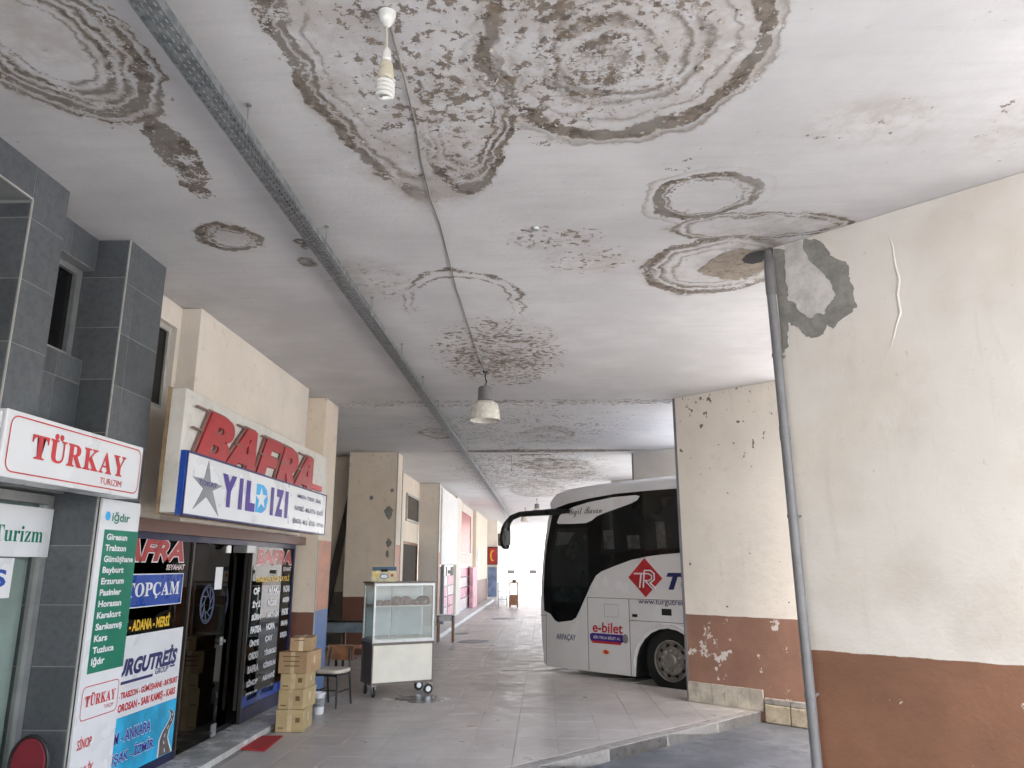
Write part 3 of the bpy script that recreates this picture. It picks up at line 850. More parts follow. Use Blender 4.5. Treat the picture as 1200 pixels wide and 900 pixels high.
# ------------------------------------------------------------------ bay walls on the right
WALL_LABEL = {1: 'nearest bay wall at right, cream over brown, with grey cement patch up high',
              2: 'bay wall right of the bus, mould spotted cream over peeling brown paint',
              3: 'bay wall behind the bus, only its cream top showing above the bus roof',
              4: 'far cream bay wall beyond the bus, mostly hidden by it'}
for i in (1, 2, 3, 4):
    length = 2.0 if i == 1 else 1.75
    pl = bayplane(i)
    lab = WALL_LABEL.get(i)
    if lab is None:
        lab = 'far cream bay wall beyond the bus, mostly hidden by it'
    w = thing('bay_wall', lab, 'wall', tuple(ENDS[i] + WD * 0.5 + Vector((0, 0, ASPH))), -R(90) + ANG, group='angled walls between the bus bays')
    m = MB(); pl.rect(m, 0.0, length, ASPH + 0.002, CEIL - 0.003, -0.30, 0.0)
    part('render', m, MAT['wall1'] if i != 2 else MAT['wall2'], w)
    m = MB(); pl.rect(m, -0.022, 0.018, 0.002, CEIL - 0.006, -0.02, 0.006)
    if i in (2, 3): part('corner_guard', m, MAT['pipe'], w)
    if i == 1:
        outer = [(0.004, 4.24), (0.22, 4.16), (0.25, 4.24), (0.35, 4.21), (0.41, 4.12), (0.45, 4.04), (0.52, 3.98), (0.555, 3.94), (0.55, 3.85), (0.575, 3.78), (0.565, 3.71), (0.59, 3.62), (0.55, 3.58), (0.46, 3.54), (0.40, 3.49), (0.36, 3.53), (0.33, 3.46), (0.26, 3.45), (0.2, 3.47), (0.15, 3.55), (0.11, 3.58), (0.07, 3.61), (0.06, 3.50), (0.05, 3.41), (0.005, 3.38)]
        rng = random.Random(3)
        def rag(pts, amp, n=4):
            out = []
            for a, b in zip(pts, pts[1:] + pts[:1]):
                for q in range(n):
                    t = q / n
                    j = amp if q else amp * 0.3
                    out.append((a[0] + (b[0] - a[0]) * t + rng.uniform(-j, j), min(4.244, a[1] + (b[1] - a[1]) * t + rng.uniform(-j, j))))
            return [(max(0.004, u), v) for u, v in out]
        m = MB(); pl.shape(m, rag(outer, 0.010), -0.01, 0.003); part('cement_patch', m, MAT['cement'], w)
        inner = [(0.10, 4.24), (0.23, 4.235), (0.275, 4.06), (0.37, 3.93), (0.42, 3.83), (0.445, 3.75), (0.43, 3.71), (0.37, 3.66), (0.35, 3.61), (0.30, 3.63), (0.25, 3.60), (0.17, 3.67), (0.14, 3.75), (0.085, 3.8), (0.10, 3.86), (0.08, 3.94), (0.095, 4.1)]
        m = MB(); pl.shape(m, rag(inner, 0.008), -0.01, 0.007); part('plaster_patch', m, MAT['skim'], w)
        cr = [(0.85, 4.09), (0.868, 4.0), (0.87, 3.85), (0.885, 3.74), (0.86, 3.63), (0.865, 3.5), (0.83, 3.42), (0.80, 3.33), (0.755, 3.23)]
        m = MB(); m.tube([pl.p(u, v, -0.004) for u, v in cr], [0.004, 0.008, 0.010, 0.012, 0.011, 0.012, 0.010, 0.008, 0.004], 8)
        part('plaster_ridge', m, MAT['wall1'], w, smooth=60)
    if i == 2:
        n = 6
        for q in range(n):
            a = 0.006 + q * 0.183
            m = MB(); pl.rect(m, a + 0.003, a + 0.18, 0.005, 0.265 - 0.006 * (q % 2) * 0.5, -0.02, 0.022 + random.uniform(-.002, .003))
            part('plinth_slab', m, MAT['plinth'], w, bevel=0.004)
        for q in range(2):
            a = 1.125 + q * 0.34
            m = MB(); pl.rect(m, a, a + 0.335, ASPH + 0.004, 0.10, -0.02, 0.055 + 0.006 * (q % 2))
            part('plinth_block', m, MAT['stone'], w, bevel=0.015)
            m = MB(); pl.rect(m, a, a + 0.336, 0.101, 0.175, -0.02, 0.045 + 0.004 * (q % 2))
            part('plinth_cap', m, MAT['kerb'], w, bevel=0.012)
    if i == 3 or i == 1:
        for q in range(5):
            a = 0.006 + q * 0.21
            m = MB(); pl.rect(m, a + 0.003, a + 0.207, 0.005, 0.26, -0.02, 0.02)
            if i == 3: part('plinth_slab', m, MAT['plinth'], w, bevel=0.004)

# broken plaster in the ceiling beside the downpipe
hole = [(1.34, 6.10), (1.38, 5.92), (1.44, 5.76), (1.50, 5.68), (1.60, 5.64), (1.72, 5.66), (1.80, 5.62), (1.87, 5.72), (1.90, 5.90), (1.89, 6.10), (1.80, 6.24), (1.70, 6.32), (1.58, 6.28), (1.46, 6.20)]
ceiling_o = bpy.data.objects['ceiling']
rng = random.Random(5)
m = MB()
vs = []
for (xa, ya), (xb, yb2) in zip(hole, hole[1:] + hole[:1]):
    for q in range(5):
        f_ = q / 5
        vs.append((xa + (xb - xa) * f_ + rng.gauss(0, .011), ya + (yb2 - ya) * f_ + rng.gauss(0, .011), CEIL - 0.004))
m.add(vs + [(1.66, 5.95, CEIL - 0.006)], [[i, len(vs), (i + 1) % len(vs)] for i in range(len(vs))])
part('broken_plaster', m, MAT['broken'], ceiling_o)
m = MB()
vs = [(1.74 + 0.10 * math.cos(q * .7) * rng.uniform(.7, 1.2), 5.80 + 0.13 * math.sin(q * .7) * rng.uniform(.7, 1.2), CEIL - 0.009) for q in range(9)]
m.poly(list(reversed(vs)))
part('soaked_hole', m, MAT['under'], ceiling_o)

# downpipe, leaning a little out of plumb
def DP(z): 
    q = (z - ASPH) / 4.0
    return (1.805 - 0.032 * q, 5.545 + 0.034 * q, z)
dp = thing('downpipe', 'grey plastic rainwater downpipe running down the left edge of the nearest bay wall', 'pipe', DP(ASPH))
m = MB(); m.tube([DP(ASPH + 0.004), DP(3.9)], 0.035, 18)
x_, y_, _ = DP(3.9)
m.tube([DP(3.84), DP(3.97), (x_ + 0.01, y_ + 0.02, 4.07), (x_ + 0.03, y_ + 0.07, 4.16), (x_ + 0.04, y_ + 0.11, 4.246)], [0.039, 0.039, 0.040, 0.039, 0.037], 18)
part('pipe', m, MAT['pipe'], dp, smooth=40)
for z in (0.95, 2.15, 3.35):
    m = MB(); m.tube([DP(z - 0.012), DP(z + 0.012)], 0.0405, 18)
    m.obox(DP(z), WD, ND, (0, 0, 1), 0.0, 0.03, 0.0, 0.075, -0.008, 0.008)
    part('bracket', m, MAT['pipe'], dp, smooth=40)
for z in (0.42, 2.75):
    m = MB(); m.tube([DP(z - 0.05), DP(z + 0.05)], 0.0385, 18)
    part('socket_joint', m, MAT['pipe'], dp, smooth=40)

# curled flakes of wash hanging from the stained fields
rng = random.Random(21)
fl = MB()
def flake(x, y, tang, s):
    t = Vector((math.cos(tang), math.sin(tang), 0)); nrm = Vector((-t.y, t.x, 0))
    dip = s * rng.uniform(0.12, 0.55); ln = s * rng.uniform(0.8, 2.6); wd = s * rng.uniform(0.5, 1.0) * rng.choice((-1, 1))
    o = Vector((x, y, CEIL - 0.0015)); n_ = 4
    top = [o + t * (ln * (k / n_ - .5)) + nrm * (s * rng.uniform(-.15, .15)) for k in range(n_ + 1)]
    mid = [p + nrm * (wd * rng.uniform(.45, .7)) - Vector((0, 0, dip * 0.35)) for p in top[1:-1]]
    low = [p + nrm * (wd * rng.uniform(.7, 1.15)) - Vector((0, 0, dip)) for p in top[1:-1]]
    vs = top + mid + low; b = n_ + 1; c = b + len(mid)
    fs = [(0, 1, b), (n_ - 1, n_, b + len(mid) - 1)] + [(k + 1, k + 2, b + k + 1, b + k) for k in range(len(mid) - 1)] + [(b + k, b + k + 1, c + k + 1, c + k) for k in range(len(mid) - 1)]
    fl.add(vs, fs)
for cx, cy, rx, ry, rot, bands, cnt in ((0.40, 3.22, 0.72, 0.80, 0, (0.45, 0.58, 0.74, 0.90, 0.97), 240), (-0.72, 3.10, 0.54, 1.66, 0, (0.66, 0.82, 0.93, 0.98), 240), (-0.42, 3.85, 0.27, 0.80, 8, (0.52, 0.72, 0.9), 150),
        (-2.40, 3.02, 0.47, 0.72, -8, (0.60, 0.72, 0.85, 1.0), 240), (-2.24, 4.16, 0.12, 0.50, 8, (0.5, 0.9), 70), (1.12, 4.76, 0.37, 0.34, -18, (0.7, 0.9), 90), (1.46, 6.02, 0.60, 0.64, 0, (0.58, 0.76, 0.93), 160), (-2.38, 5.28, 0.26, 0.25, 0, (0.65, 0.9), 60), (-0.75, 6.95, 0.60, 1.0, 0, (0.82, 0.97), 90), (-0.5, 9.0, 0.6, 0.9, 0, (0.3, 0.6, 0.9), 120)):
    for _ in range(cnt):
        a_ = rng.uniform(0, 2 * math.pi); b_ = rng.choice(bands) + rng.gauss(0, 0.035)
        x, y = rx * b_ * math.cos(a_), ry * b_ * math.sin(a_)
        tg = math.atan2(ry * math.cos(a_), -rx * math.sin(a_))
        r_ = R(rot)
        X, Y = cx + x * math.cos(r_) - y * math.sin(r_), cy + x * math.sin(r_) + y * math.cos(r_)
        flake(X + rng.gauss(0, .02), Y + rng.gauss(0, .02), tg + r_ + rng.gauss(0, .35), rng.uniform(0.006, 0.020))
part('peeling_flakes', fl, MAT['flake'], ceiling_o, kind='stuff')

# ------------------------------------------------------------------ grey tiled shop front (far left)
def tile_grid(parent, pl, u0, u1, v0, v1, us, vs, n1, mat, name='wall_tile', skip=None):
    """separate tiles between the joint lines us, vs"""
    us = [u0] + [u for u in sorted(us) if u0 + 0.01 < u < u1 - 0.01] + [u1]
    vs = [v0] + [v for v in sorted(vs) if v0 + 0.01 < v < v1 - 0.01] + [v1]
    for a, b in zip(us, us[1:]):
        for c, d in zip(vs, vs[1:]):
            if skip and skip(a, b, c, d): continue
            m = MB(); e = random.uniform(-.0008, .0008)
            g = 0.0035
            pl.rect(m, a + g, b - g, c + g, d - g, -0.004, n1 + e)
            o = part(name, m, mat, parent, bevel=0.0018)
            o.modifiers['bevel'].segments = 1
VJ = [3.9 - 0.4 * q for q in range(10)]
ts = thing('tiled_shop_front', 'shop front clad in grey slate tiles at the left edge of the picture', 'shop', (-3.5, 4.4, 0))
core = MB()
core.box(-3.80, -3.160, 4.17, 4.50, 2.285, CEIL - 0.004)      # pier A
core.box(-3.80, -3.160, 5.27, 5.83, 0.002, CEIL - 0.004)      # pier B
core.box(-3.80, -3.410, 4.505, 5.265, 3.99, CEIL - 0.004)     # lintel over window
core.box(-3.80, -3.410, 4.505, 5.265, 2.30, 3.28)             # breast under window
core.box(-3.80, -3.160, 1.2, 4.165, 4.02, CEIL - 0.004)       # band over the wide opening
core.box(-3.90, -3.805, 1.2, 4.165, 2.40, 3.1)
core.box(-3.80, -3.160, 1.2, 2.0, 0.002, 4.015)
part('core', core, MAT['slategrout'], ts)
FA = facade(-3.16)
tile_grid(ts, FA, 4.17, 4.50, 2.285, CEIL - 0.006, [], VJ, 0.004, MAT['slate'])
tile_grid(ts, FA, 5.27, 5.83, 0.0, CEIL - 0.006, [5.40], VJ, 0.004, MAT['slate'])
tile_grid(ts, FA, 1.2, 4.165, 4.022, CEIL - 0.006, [3.75, 3.35, 2.95, 2.5, 2.0], [], 0.004, MAT['slate'])
tile_grid(ts, facade(-3.41), 4.51, 5.26, 3.992, CEIL - 0.006, [4.95], [], 0.004, MAT['slate'])
tile_grid(ts, facade(-3.41), 4.51, 5.26, 2.31, 3.278, [4.58, 4.98], [3.1, 2.7], 0.004, MAT['slate'])
SB = Plane((0, 5.27, 0), (1, 0, 0), (0, 0, 1))                # near side of pier B, faces the camera
tile_grid(ts, SB, -3.80, -3.165, 0.0, CEIL - 0.006, [-3.56], [v + 0.04 for v in VJ], 0.004, MAT['slate'])
SA = Plane((0, 4.17, 0), (1, 0, 0), (0, 0, 1))
tile_grid(ts, SA, -3.80, -3.165, 2.285, 4.0, [-3.45], VJ, 0.004, MAT['slate'])
for y in (5.262, 4.162):
    m = MB(); m.box(-3.160, -3.1505, y + 0.002, y + 0.0085, 0.004 if y > 5 else 2.286, CEIL - 0.008 if y > 5 else 4.018)
    part('corner_trim', m, MAT['trim'], ts)
m = MB(); m.box(-3.163, -3.148, 2.0, 4.161, 4.012, 4.0215); part('corner_trim', m, MAT['trim'], ts)
# upper window between the piers
wn_ = MB(); wn_.box(-3.56, -3.50, 4.51, 4.56, 3.285, 3.985); wn_.box(-3.56, -3.50, 5.20, 5.262, 3.285, 3.985)
wn_.box(-3.56, -3.50, 4.561, 5.199, 3.285, 3.33); wn_.box(-3.56, -3.50, 4.561, 5.199, 3.94, 3.985)
win = part('window', wn_, MAT['alu'], ts)
m = MB(); m.box(-3.545, -3.535, 4.56, 5.20, 3.33, 3.94); part('pane', m, MAT['busglass'], win)
m = MB(); m.box(-3.76, -3.71, 2.0, 4.16, 3.10, 3.16); m.box(-3.76, -3.71, 2.0, 4.16, 3.95, 4.015); m.box(-3.76, -3.71, 4.09, 4.16, 3.161, 3.949); m.box(-3.76, -3.71, 3.2, 3.26, 3.161, 3.949)
win = part('window', m, MAT['alu'], ts)
m = MB(); m.box(-3.742, -3.735, 2.0, 4.09, 3.16, 3.95); part('pane', m, MAT['busglass'], win)
# lower shop window with blind
m = MB(); m.box(-3.53, -3.47, 2.01, 5.26, 2.22, 2.283); m.box(-3.53, -3.47, 4.62, 4.70, 0.12, 2.219); m.box(-3.53, -3.47, 5.20, 5.26, 0.12, 2.219); m.box(-3.53, -3.47, 2.01, 5.26, 0.004, 0.119)
shopfr = part('shop_window', m, MAT['alu'], ts)
m = MB(); m.box(-3.505, -3.498, 2.02, 5.21, 0.12, 2.22); part('pane', m, MAT['glass'], shopfr)
m = MB()
for q in range(70):
    a = 2.3 + q * 0.042
    m.add([(-3.60, a, 0.1), (-3.575, a + 0.03, 0.1), (-3.575, a + 0.03, 2.25), (-3.60, a, 2.25)], [(0, 1, 2, 3)])
part('blind', m, MAT['curtain'], shopfr)
m = MB(); m.box(-4.4, -4.3, 2.0, 5.6, 0, 2.3); part('back_panel', m, MAT['curtain'], ts)
# notices stuck on that window
nt = thing('window_notice', 'white notice with green serif word on the shop window under the red lettered sign', 'sign', (-3.49, 4.9, 1.88))
pl = facade(-3.47)
m = MB(); pl.rect(m, 4.50, 5.255, 1.86, 2.19, 0.001, 0.012); part('board', m, MAT['white'], nt)
text(serif('Turizm'), pl, 4.69, 5.17, 1.955, 2.06, MAT['green'], nt, n=0.0145)
nt = thing('window_notice', 'small white notice with navy letter S below the green lettered one', 'sign', (-3.49, 4.9, 1.62))
m = MB(); pl.rect(m, 4.50, 4.925, 1.60, 1.85, 0.001, 0.010); part('board', m, MAT['white'], nt)
text('S', pl, 4.74, 4.87, 1.67, 1.78, MAT['blue'], nt, n=0.0125, bold=0.03)
text('İ', pl, 4.62, 4.67, 1.67, 1.81, MAT['blue'], nt, n=0.0125, bold=0.03)

# light box sign across the piers
sg = thing('light_box_sign', 'long white light box sign with red serif lettering and thin red border', 'sign', (-3.05, 4.7, 2.27))
pl = facade(-2.95)
m = MB(); pl.rect(m, 3.965, 5.415, 2.275, 2.65, -0.195, 0.0); part('box', m, MAT['white'], sg, bevel=0.006)
m = MB(); ring_strips(pl, m, 4.00, 5.39, 2.305, 2.625, 0.06, 0.008, 0.0, 0.003); part('border_line', m, MAT['red'], sg)
serif_word('TÜRKAY', pl, 4.19, 5.20, 2.405, 2.545, MAT['red'], sg, n=0.003)
text('TURIZIM', pl, 4.91, 5.17, 2.333, 2.375, MAT['red'], sg, n=0.003)
m = MB(); m.box(-3.145, -3.10, 4.3, 4.34, 2.3, 2.6); m.box(-3.145, -3.10, 5.3, 5.34, 2.3, 2.6); part('bracket', m, MAT['steel'], sg)
sg = thing('light_box_sign', 'blank end of another light box, cut by the left picture edge', 'sign', (-3.05, 3.3, 2.2))
m = MB(); pl.rect(m, 2.4, 3.945, 2.25, 2.63, -0.20, -0.01); part('box', m, MAT['white'], sg, bevel=0.006)
m = MB(); m.box(-3.152, -3.10, 2.6, 2.64, 2.3, 2.5); part('bracket', m, MAT['steel'], sg)

# destination board on pier B
db = thing('destination_board', 'tall white board with green list of towns on the tiled pier', 'sign', (-3.145, 5.55, 0.05))
pl = facade(-3.15)
m = MB(); pl.rect(m, 5.285, 5.80, 0.05, 2.27, 0.0, 0.022); part('board', m, MAT['white'], db, bevel=0.003)
m = MB(); pl.rect(m, 5.345, 5.798, 1.08, 2.055, 0.0225, 0.0245); gp = part('green_panel', m, MAT['green'], db)
text('iğdır', pl, 5.42, 5.66, 2.10, 2.185, MAT['green'], db, n=0.024, bold=0.02)
m = MB(); pl.shape(m, disc_pts(5.365, 2.15, 0.032), 0.0225, 0.024); part('emblem', m, MAT['lblue'], db)
towns = ['Giresun', 'Trabzon', 'Gümüşhane', 'Bayburt', 'Erzurum', 'Pasinler', 'Horasan', 'Karakurt', 'Sarıkamış', 'Kars', 'Tuzluca', 'Iğdır']
wid = [.22, .22, .31, .22, .235, .22, .235, .245, .27, .13, .21, .13]
for q, (t, w) in enumerate(zip(towns, wid)):
    v = 1.985 - q * 0.0775
    up = 0.008 if any(c in t for c in 'ğ') else 0
    dn = 0.012 if any(c in t for c in 'yşğç') else 0
    text(t, pl, 5.375, 5.375 + w * 1.25, v - 0.002 - dn, v + 0.043 + up, MAT['pwhite'], db, n=0.0265, bold=0.034)
m = MB(); ring_strips(pl, m, 5.32, 5.775, 0.78, 1.0, 0.04, 0.006, 0, 0.025); part('border_line', m, MAT['red'], db)
serif_word('TÜRKAY', pl, 5.36, 5.74, 0.865, 0.935, MAT['red'], db, n=0.025)
text('TURIZM', pl, 5.60, 5.72, 0.82, 0.845, MAT['red'], db, n=0.025)
text('SİNOP', pl, 5.335, 5.50, 0.60, 0.685, MAT['red'], db, n=0.025, bold=0.015)
text('GEMLİK', pl, 5.335, 5.56, 0.42, 0.505, MAT['red'], db, n=0.025, bold=0.015)
text('BURSA', pl, 5.335, 5.52, 0.26, 0.33, MAT['red'], db, n=0.025, bold=0.015)

# chair at the bottom left corner
ch = thing('upholstered_chair', 'dark red round backed chair peeking in at the bottom left corner', 'chair', (-3.12, 4.83, 0), R(200))
m = MB()
bk = Plane((-3.235, 5.0, 0), (1, 0, 0), (0, 0, 1))
out = [(0.115 * math.cos(R(a)), 0.60 + 0.15 * math.sin(R(a)) if a <= 180 else 0.60 + 0.26 * math.sin(R(a))) for a in range(0, 360, 15)]
bk.shape(m, out, -0.03, 0.0); part('backrest', m, MAT['redchair'], ch, bevel=0.012, smooth=50)
m = MB(); m.tube([bk.p(0.122 * math.cos(R(a)), 0.60 + 0.157 * math.sin(R(a)) if a <= 180 else 0.60 + 0.27 * math.sin(R(a)), -0.015) for a in range(0, 360, 15)], 0.012, 8, closed=True); part('back_frame', m, MAT['blackmetal'], ch, smooth=60)
m = MB(); m.box(-3.40, -3.07, 4.60, 4.95, 0.43, 0.49); part('seat', m, MAT['redchair'], ch, bevel=0.02)
for x, y in ((-3.38, 4.62), (-3.09, 4.62), (-3.38, 4.985), (-3.09, 4.985)):
    m = MB(); m.tube([(x, y, 0.003), (x, y, 0.435)], 0.011, 8); part('leg', m, MAT['blackmetal'], ch, smooth=60)

# ------------------------------------------------------------------ the ticket office with the big red letters
of = thing('ticket_office', 'ticket office with dark glass front, cream upper wall and striped corner column', 'shop', (-3.6, 8.7, 0))
m = MB(); m.box(-3.90, -3.31, 6.85, 10.30, 2.20, CEIL - 0.004); part('upper_wall', m, MAT['creamup'], of, bevel=0.006)
m = MB()
m.box(-3.90, -3.50, 5.835, 6.40, 2.20, CEIL - 0.006); m.box(-3.90, -3.50, 6.40, 6.849, 4.02, CEIL - 0.006); m.box(-3.90, -3.50, 6.40, 6.849, 2.20, 3.20); m.box(-3.90, -3.50, 6.78, 6.849, 3.20, 4.02)
part('recess_wall', m, MAT['creamup'], of)
part('recess_wall', MB().box(-3.90, -3.50, 10.301, 10.88, 2.20, CEIL - 0.006), MAT['creamup'], of)
m = MB(); m.box(-3.60, -3.55, 6.401, 6.45, 3.201, 4.019); m.box(-3.60, -3.55, 6.73, 6.779, 3.201, 4.019); m.box(-3.60, -3.55, 6.451, 6.729, 3.201, 3.25); m.box(-3.60, -3.55, 6.451, 6.729, 3.97, 4.019)
w_ = part('window', m, MAT['trim'], of)
m = MB(); m.box(-3.58, -3.572, 6.45, 6.73, 3.25, 3.97); part('pane', m, MAT['busglass'], w_)
# column at the far end: cream above, salmon and blue on its front
m = MB(); m.box(-3.90, -3.222, 10.885, 11.56, 0.004, CEIL - 0.004); col = part('column', m, MAT['cream'], of, bevel=0.008)
m = MB(); m.box(-3.2215, -3.2185, 10.90, 11.55, 1.19, 2.16); part('salmon_stripe', m, MAT['salmon'], col)
m = MB(); m.box(-3.2215, -3.2185, 10.90, 11.55, 0.03, 1.188); part('blue_stripe', m, MAT['bluepaint'], col)
m = MB(); m.box(-3.224, -3.212, 10.88, 10.896, 0.02, 2.16); part('corner_trim', m, MAT['trim'], col)
m = MB(); m.box(-3.90, -3.40, 5.835, 10.884, 2.09, 2.199); part('lintel', m, MAT['letterside'], of)
# return walls and the dark room behind the glass
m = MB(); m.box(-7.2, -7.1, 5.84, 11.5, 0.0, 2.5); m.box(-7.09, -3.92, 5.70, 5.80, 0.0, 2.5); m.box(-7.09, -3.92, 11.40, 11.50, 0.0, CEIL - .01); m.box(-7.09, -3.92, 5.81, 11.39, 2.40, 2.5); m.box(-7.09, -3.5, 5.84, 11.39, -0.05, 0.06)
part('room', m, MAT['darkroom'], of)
m = MB(); m.box(-7.08, -3.92, 11.502, 11.56, 0.0, CEIL - .006); part('side_wall', m, MAT['cream'], of)
m = MB(); m.box(-3.52, -3.075, 5.84, 10.882, 0.002, 0.062); part('sill', m, MAT['marble'], of, bevel=0.006)
# glazing: blue frame, left fixed pane, door leaf, right pane
for a, b, c, d, mt in ((5.85, 10.60, 2.03, 2.088, 'bluedark'), (10.55, 10.60, 0.064, 2.029, 'bluedark'), (7.475, 7.505, 0.064, 2.029, 'darkpanel'), (9.03, 9.06, 0.064, 2.029, 'darkpanel'), (5.85, 7.474, 0.064, 0.13, 'bluedark'), (9.061, 10.549, 0.064, 0.22, 'bluedark')):
    part('frame', MB().box(-3.49, -3.45, a, b, c, d), MAT[mt], of)
m = MB(); m.box(-3.475, -3.467, 5.86, 7.46, 0.13, 2.03); gl1 = part('glass_pane', m, MAT['smoked'], of)
m = MB(); m.box(-3.475, -3.467, 9.07, 10.53, 0.22, 2.03); gl2 = part('glass_pane', m, MAT['smoked'], of)
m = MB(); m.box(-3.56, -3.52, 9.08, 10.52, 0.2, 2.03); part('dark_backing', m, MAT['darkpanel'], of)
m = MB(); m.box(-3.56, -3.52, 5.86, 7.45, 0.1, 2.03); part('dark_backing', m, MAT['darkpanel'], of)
m = MB(); m.box(-3.475, -3.463, 7.52, 8.40, 0.075, 2.02); door = part('door', m, MAT['smoked'], of)
m = MB(); m.box(-3.48, -3.455, 8.33, 8.39, 0.98, 1.06); m.tube([(-3.455, 8.36, 1.02), (-3.42, 8.36, 1.02)], 0.016, 8); part('handle', m, MAT['castermetal'], door)
m = MB(); m.box(-3.485, -3.452, 8.30, 8.395, 0.08, 0.20); part('patch_fitting', m, MAT['castermetal'], door)
m = MB(); m.box(-3.485, -3.452, 8.28, 8.395, 1.94, 2.02); part('patch_fitting', m, MAT['castermetal'], door)
m = MB(); m.box(-3.462, -3.46, 8.06, 8.24, 1.56, 1.79); part('paper_notice', m, MAT['paperwhite'], door)
m = MB(); m.box(-3.56, -3.40, 8.72, 8.98, 1.95, 2.03); part('door_closer', m, MAT['alu'], of)
m = MB(); m.prism([(-3.50, 7.9, 2.03), (-3.50, 7.9, 1.72), (-3.50, 8.02, 2.03)], (-0.06, 0, 0)); part('stay', m, MAT['blackmetal'], of)
m = MB()
g2 = facade(-3.46)
for cu in (7.92, 8.62):
    if cu > 8.4: continue
    for rr in (0.14, 0.125, 0.06):
        m.tube([g2.p(*q, 0.0) for q in disc_pts(cu, 1.42, rr * 1.15, rr * 1.35, 24)], 0.004, 5, closed=True)
    for q in range(9):
        a = R(40 * q); m.tube([g2.p(cu + 0.07 * math.cos(a), 1.42 + 0.085 * math.sin(a)), g2.p(cu + 0.135 * math.cos(a + .5), 1.42 + 0.16 * math.sin(a + .5))], 0.006, 5)
part('emblem', m, M('faded_blue_emblem', (0.09, 0.12, 0.20), 0.5), door)
m = MB()
g3 = facade(-3.60)
for rr in (0.14, 0.125, 0.06):
    m.tube([g3.p(*q, 0.0) for q in disc_pts(8.62, 1.42, rr * 1.15, rr * 1.35, 24)], 0.004, 5, closed=True)
for q in range(9):
    a = R(40 * q); m.tube([g3.p(8.62 + 0.07 * math.cos(a), 1.42 + 0.085 * math.sin(a)), g3.p(8.62 + 0.135 * math.cos(a + .5), 1.42 + 0.16 * math.sin(a + .5))], 0.006, 5)
part('emblem', m, M('dim_blue_emblem', (0.03, 0.04, 0.08), 0.5), door)
m = MB(); m.box(-3.62, -3.605, 8.45, 9.01, 0.075, 2.02); part('door', m, MAT['smoked'], of)

PG = facade(-3.466)
# prints on the left pane
text('BAFRA', PG, 5.95, 7.31, 1.84, 2.03, MAT['redplastic'], gl1, n=0.004, bold=0.045, shear=0.25)
text('BAFRA', PG, 5.935, 7.325, 1.83, 2.04, MAT['pwhite'], gl1, n=0.002, bold=0.075, shear=0.25)
text('SEYAHAT', PG, 6.98, 7.35, 1.765, 1.815, MAT['pinkpale'], gl1, n=0.003, bold=0.03, shear=0.2)
m = MB(); PG.rect(m, 5.90, 7.33, 1.455, 1.735, 0.001, 0.006); bp = part('blue_panel', m, MAT['blue'], gl1)
m = MB()
for a, b, c, d in ((5.90, 7.33, 1.727, 1.735), (5.90, 7.33, 1.455, 1.463), (7.322, 7.33, 1.463, 1.727)): PG.rect(m, a, b, c, d, 0.006, 0.008)
part('panel_rim', m, MAT['pwhite'], gl1)
serif_word('TOPÇAM', PG, 6.31, 7.27, 1.545, 1.66, MAT['pwhite'], gl1, n=0.009)
text('KAYSERİ - ADANA - MERSİ', PG, 6.08, 7.15, 1.265, 1.385, MAT['yellow'], gl1, n=0.003, bold=0.04)
m = MB(); PG.rect(m, 5.90, 7.435, 0.60, 1.235, 0.001, 0.006); wp = part('white_poster', m, MAT['white'], gl1)
text('TURGUTREİS', PG, 6.23, 7.36, 0.915, 1.095, MAT['navy'], gl1, n=0.008, bold=0.05, shear=0.22)
m = MB(); PG.rect(m, 5.95, 6.93, 0.855, 0.878, 0.006, 0.008); PG.rect(m, 7.24, 7.33, 0.895, 0.91, 0.006, 0.008); part('rule', m, MAT['navy'], gl1)
text('GROUP', PG, 6.97, 7.21, 0.865, 0.915, MAT['navy'], gl1, n=0.008, bold=0.02, shear=0.2)
text('RİZE - TRABZON - GÜMÜŞHANE - BAYBURT', PG, 6.26, 7.415, 0.73, 0.81, MAT['red'], gl1, n=0.008, bold=0.04)
text('HOROSAN - SARI KAMIŞ - KARS', PG, 6.36, 7.39, 0.625, 0.708, MAT['red'], gl1, n=0.008, bold=0.04)
m = MB(); PG.rect(m, 5.90, 7.44, 0.135, 0.598, 0.001, 0.006); part('cyan_poster', m, MAT['cyan'], gl1)
text('ERZURUM - ANKARA', PG, 6.01, 6.99, 0.40, 0.49, MAT['purple'], gl1, n=0.009, bold=0.02)
text('ERZURUM - ANKARA', PG, 6.002, 6.998, 0.393, 0.497, MAT['pwhite'], gl1, n=0.0075, bold=0.04)
text('BURSA - UŞAK - İZMİR', PG, 5.93, 7.07, 0.23, 0.35, MAT['purple'], gl1, n=0.009, bold=0.02)
text('BURSA - UŞAK - İZMİR', PG, 5.922, 7.078, 0.223, 0.357, MAT['pwhite'], gl1, n=0.0075, bold=0.04)
ctr = [(7.30, 0.14, 0.115), (7.27, 0.22, 0.085), (7.25, 0.28, 0.068), (7.28, 0.34, 0.056), (7.35, 0.40, 0.045), (7.385, 0.445, 0.034), (7.37, 0.485, 0.026), (7.33, 0.51, 0.018)]
m = MB(); m2 = MB()
lf = [(u - w * 1.18 - .006, v) for u, v, w in ctr]; rt = [(u + w * 1.18 + .006, v) for u, v, w in ctr]
m2.poly([PG.p(u, v, 0.0075) for u, v in rt + lf[::-1]])
lf = [(u - w, v) for u, v, w in ctr]; rt = [(u + w, v) for u, v, w in ctr]
m.poly([PG.p(u, v, 0.009) for u, v in rt + lf[::-1]])
part('road_picture', m, MAT['poster_dark'], gl1); part('road_edge', m2, MAT['pwhite'], gl1)
m = MB()
